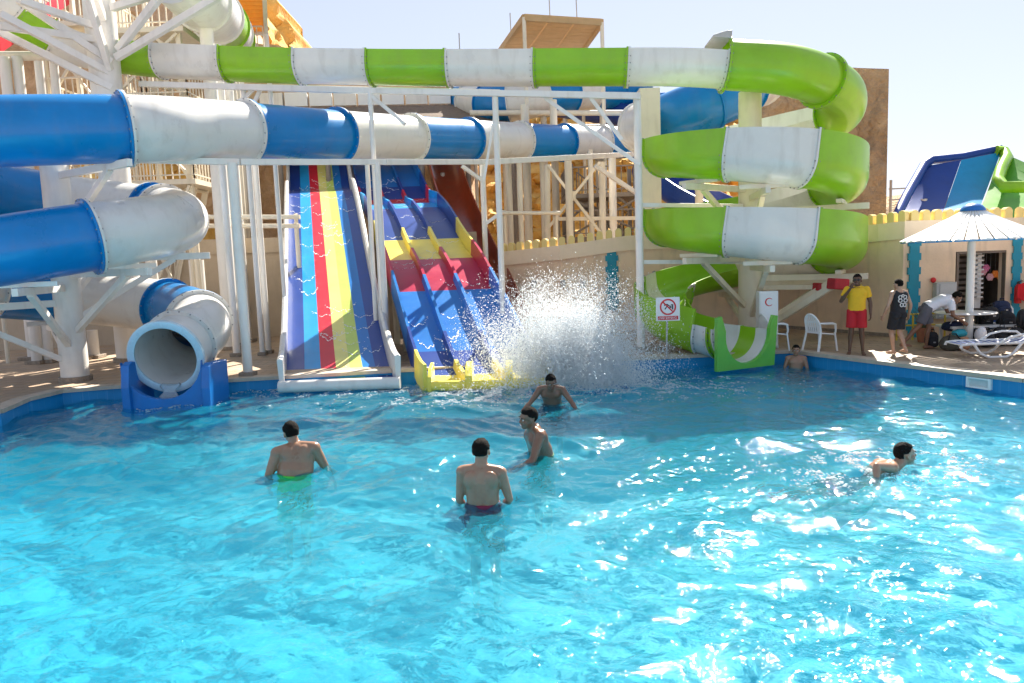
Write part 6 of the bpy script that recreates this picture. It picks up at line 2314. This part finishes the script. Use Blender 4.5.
tag(b.build('outlet_stream', m, None, smooth=True), kind='stuff')

# fine mist hanging in the splash
b = MB()
rr = []
nu_, nv_ = 36, 22
for j in range(nv_ + 1):
    th_ = math.pi * (.0005 + .999 * j / nv_)
    row = []
    for i in range(nu_):
        ph = 2 * math.pi * i / nu_
        d = V((math.sin(th_) * math.cos(ph), math.sin(th_) * math.sin(ph), -math.cos(th_)))
        r_ = 1 + .28 * noise.fractal(d * 1.8 + V((3, 1, 8)), 1, 2, 4)
        row.append(V((C0[0] + d.x * 1.45 * r_, C0[1] + d.y * .62 * r_, .86 + d.z * .92 * r_)))
    rr.append(row)
b.loft(rr, cap=True)
m, nt, bb_ = new_mat('splash_mist')
N, L = nt.nodes, nt.links
N.remove(bb_)
vol = N.new('ShaderNodeVolumePrincipled'); vol.inputs['Color'].default_value = (.97, .98, 1, 1); vol.inputs['Anisotropy'].default_value = .45
tc = N.new('ShaderNodeTexCoord'); nz = N.new('ShaderNodeTexNoise'); nz.inputs['Scale'].default_value = 3.2; nz.inputs['Detail'].default_value = 5; nz.inputs['Roughness'].default_value = .7
L.new(tc.outputs['Object'], nz.inputs['Vector'])
# thins out towards the edge of the cloud
mp = N.new('ShaderNodeMapping'); mp.vector_type = 'POINT'
mp.inputs['Location'].default_value = (-C0[0] / 1.45, -C0[1] / .62, -.55 / 1.15); mp.inputs['Scale'].default_value = (1 / 1.45, 1 / .62, 1 / 1.15)
L.new(tc.outputs['Object'], mp.inputs['Vector'])
ln = N.new('ShaderNodeVectorMath'); ln.operation = 'LENGTH'; L.new(mp.outputs['Vector'], ln.inputs[0])
fo = N.new('ShaderNodeMapRange'); fo.inputs['From Min'].default_value = 1.0; fo.inputs['From Max'].default_value = .15; fo.inputs['To Min'].default_value = 0; fo.inputs['To Max'].default_value = 1.0
L.new(ln.outputs['Value'], fo.inputs['Value'])
mr = N.new('ShaderNodeMapRange'); mr.inputs['From Min'].default_value = .46; mr.inputs['From Max'].default_value = .72; mr.inputs['To Min'].default_value = 0; mr.inputs['To Max'].default_value = 0.9
L.new(nz.outputs['Fac'], mr.inputs['Value'])
mu = N.new('ShaderNodeMath'); mu.operation = 'MULTIPLY'; L.new(fo.outputs['Result'], mu.inputs[0]); L.new(mr.outputs['Result'], mu.inputs[1])
L.new(mu.outputs['Value'], vol.inputs['Density']); L.new(vol.outputs['Volume'], N['Material Output'].inputs['Volume'])
tag(b.build('splash_mist', m, None, smooth=True), kind='stuff')
cy.volume_step_rate = 2.0
cy.volume_max_steps = 64
# water running down the mat slides in thin wavy ripples
ps, rs_, st_, sh_ = [], [], [], []
prof_r = smooth_prof([(15.75, 0.16), (16.6, 0.20), (17.6, 0.42), (19.0, 0.95), (21.5, 2.10), (24.5, 3.6), (27.5, 5.05), (29.0, 5.55), (30.2, 5.70), (31.5, 6.5), (33.0, 7.4)])
rr_ = lane_rows(prof_r, x0, x1, 15.75, 32)
rr2 = rows_lane
for rws, wid, nrip in ((rr_, RW, 46), (rr2, TW, 40)):
    ylist = [q.y for q in rws]
    for k in range(nrip):
        d0 = rng.uniform(16.0, 32); c = rng.uniform(-wid, wid) * .8; wl = rng.uniform(.15, .5)
        for i in range(rng.randint(25, 70)):
            o = rng.uniform(-1, 1); xx = c + o * wl
            if abs(xx) > wid - .06:
                continue
            dd = d0 + .35 * (o * o) * rng.uniform(.8, 1.2) + .05 * math.sin(o * 9)
            j = min(range(len(ylist)), key=lambda a: abs(ylist[a] - dd)); q = rws[j]
            j2 = min(len(rws) - 1, j + 1); j1 = max(0, j2 - 1)
            f_ = (dd - ylist[j1]) / (ylist[j2] - ylist[j1] + 1e-6)
            q = rws[j1].lerp(rws[j2], f_)
            ps.append((q.x + xx, q.y, q.z + .004)); sh_.append((rws[j2].z - rws[j1].z) / (rws[j2].y - rws[j1].y + 1e-6)); rs_.append(rng.uniform(.006, .017)); st_.append((1.7, 1.0, .07))
drops('running_water', np.array(ps), np.array(rs_), np.array(st_), mat('thin_foam', (.9, .92, .94), .5, .03), np.array(sh_))
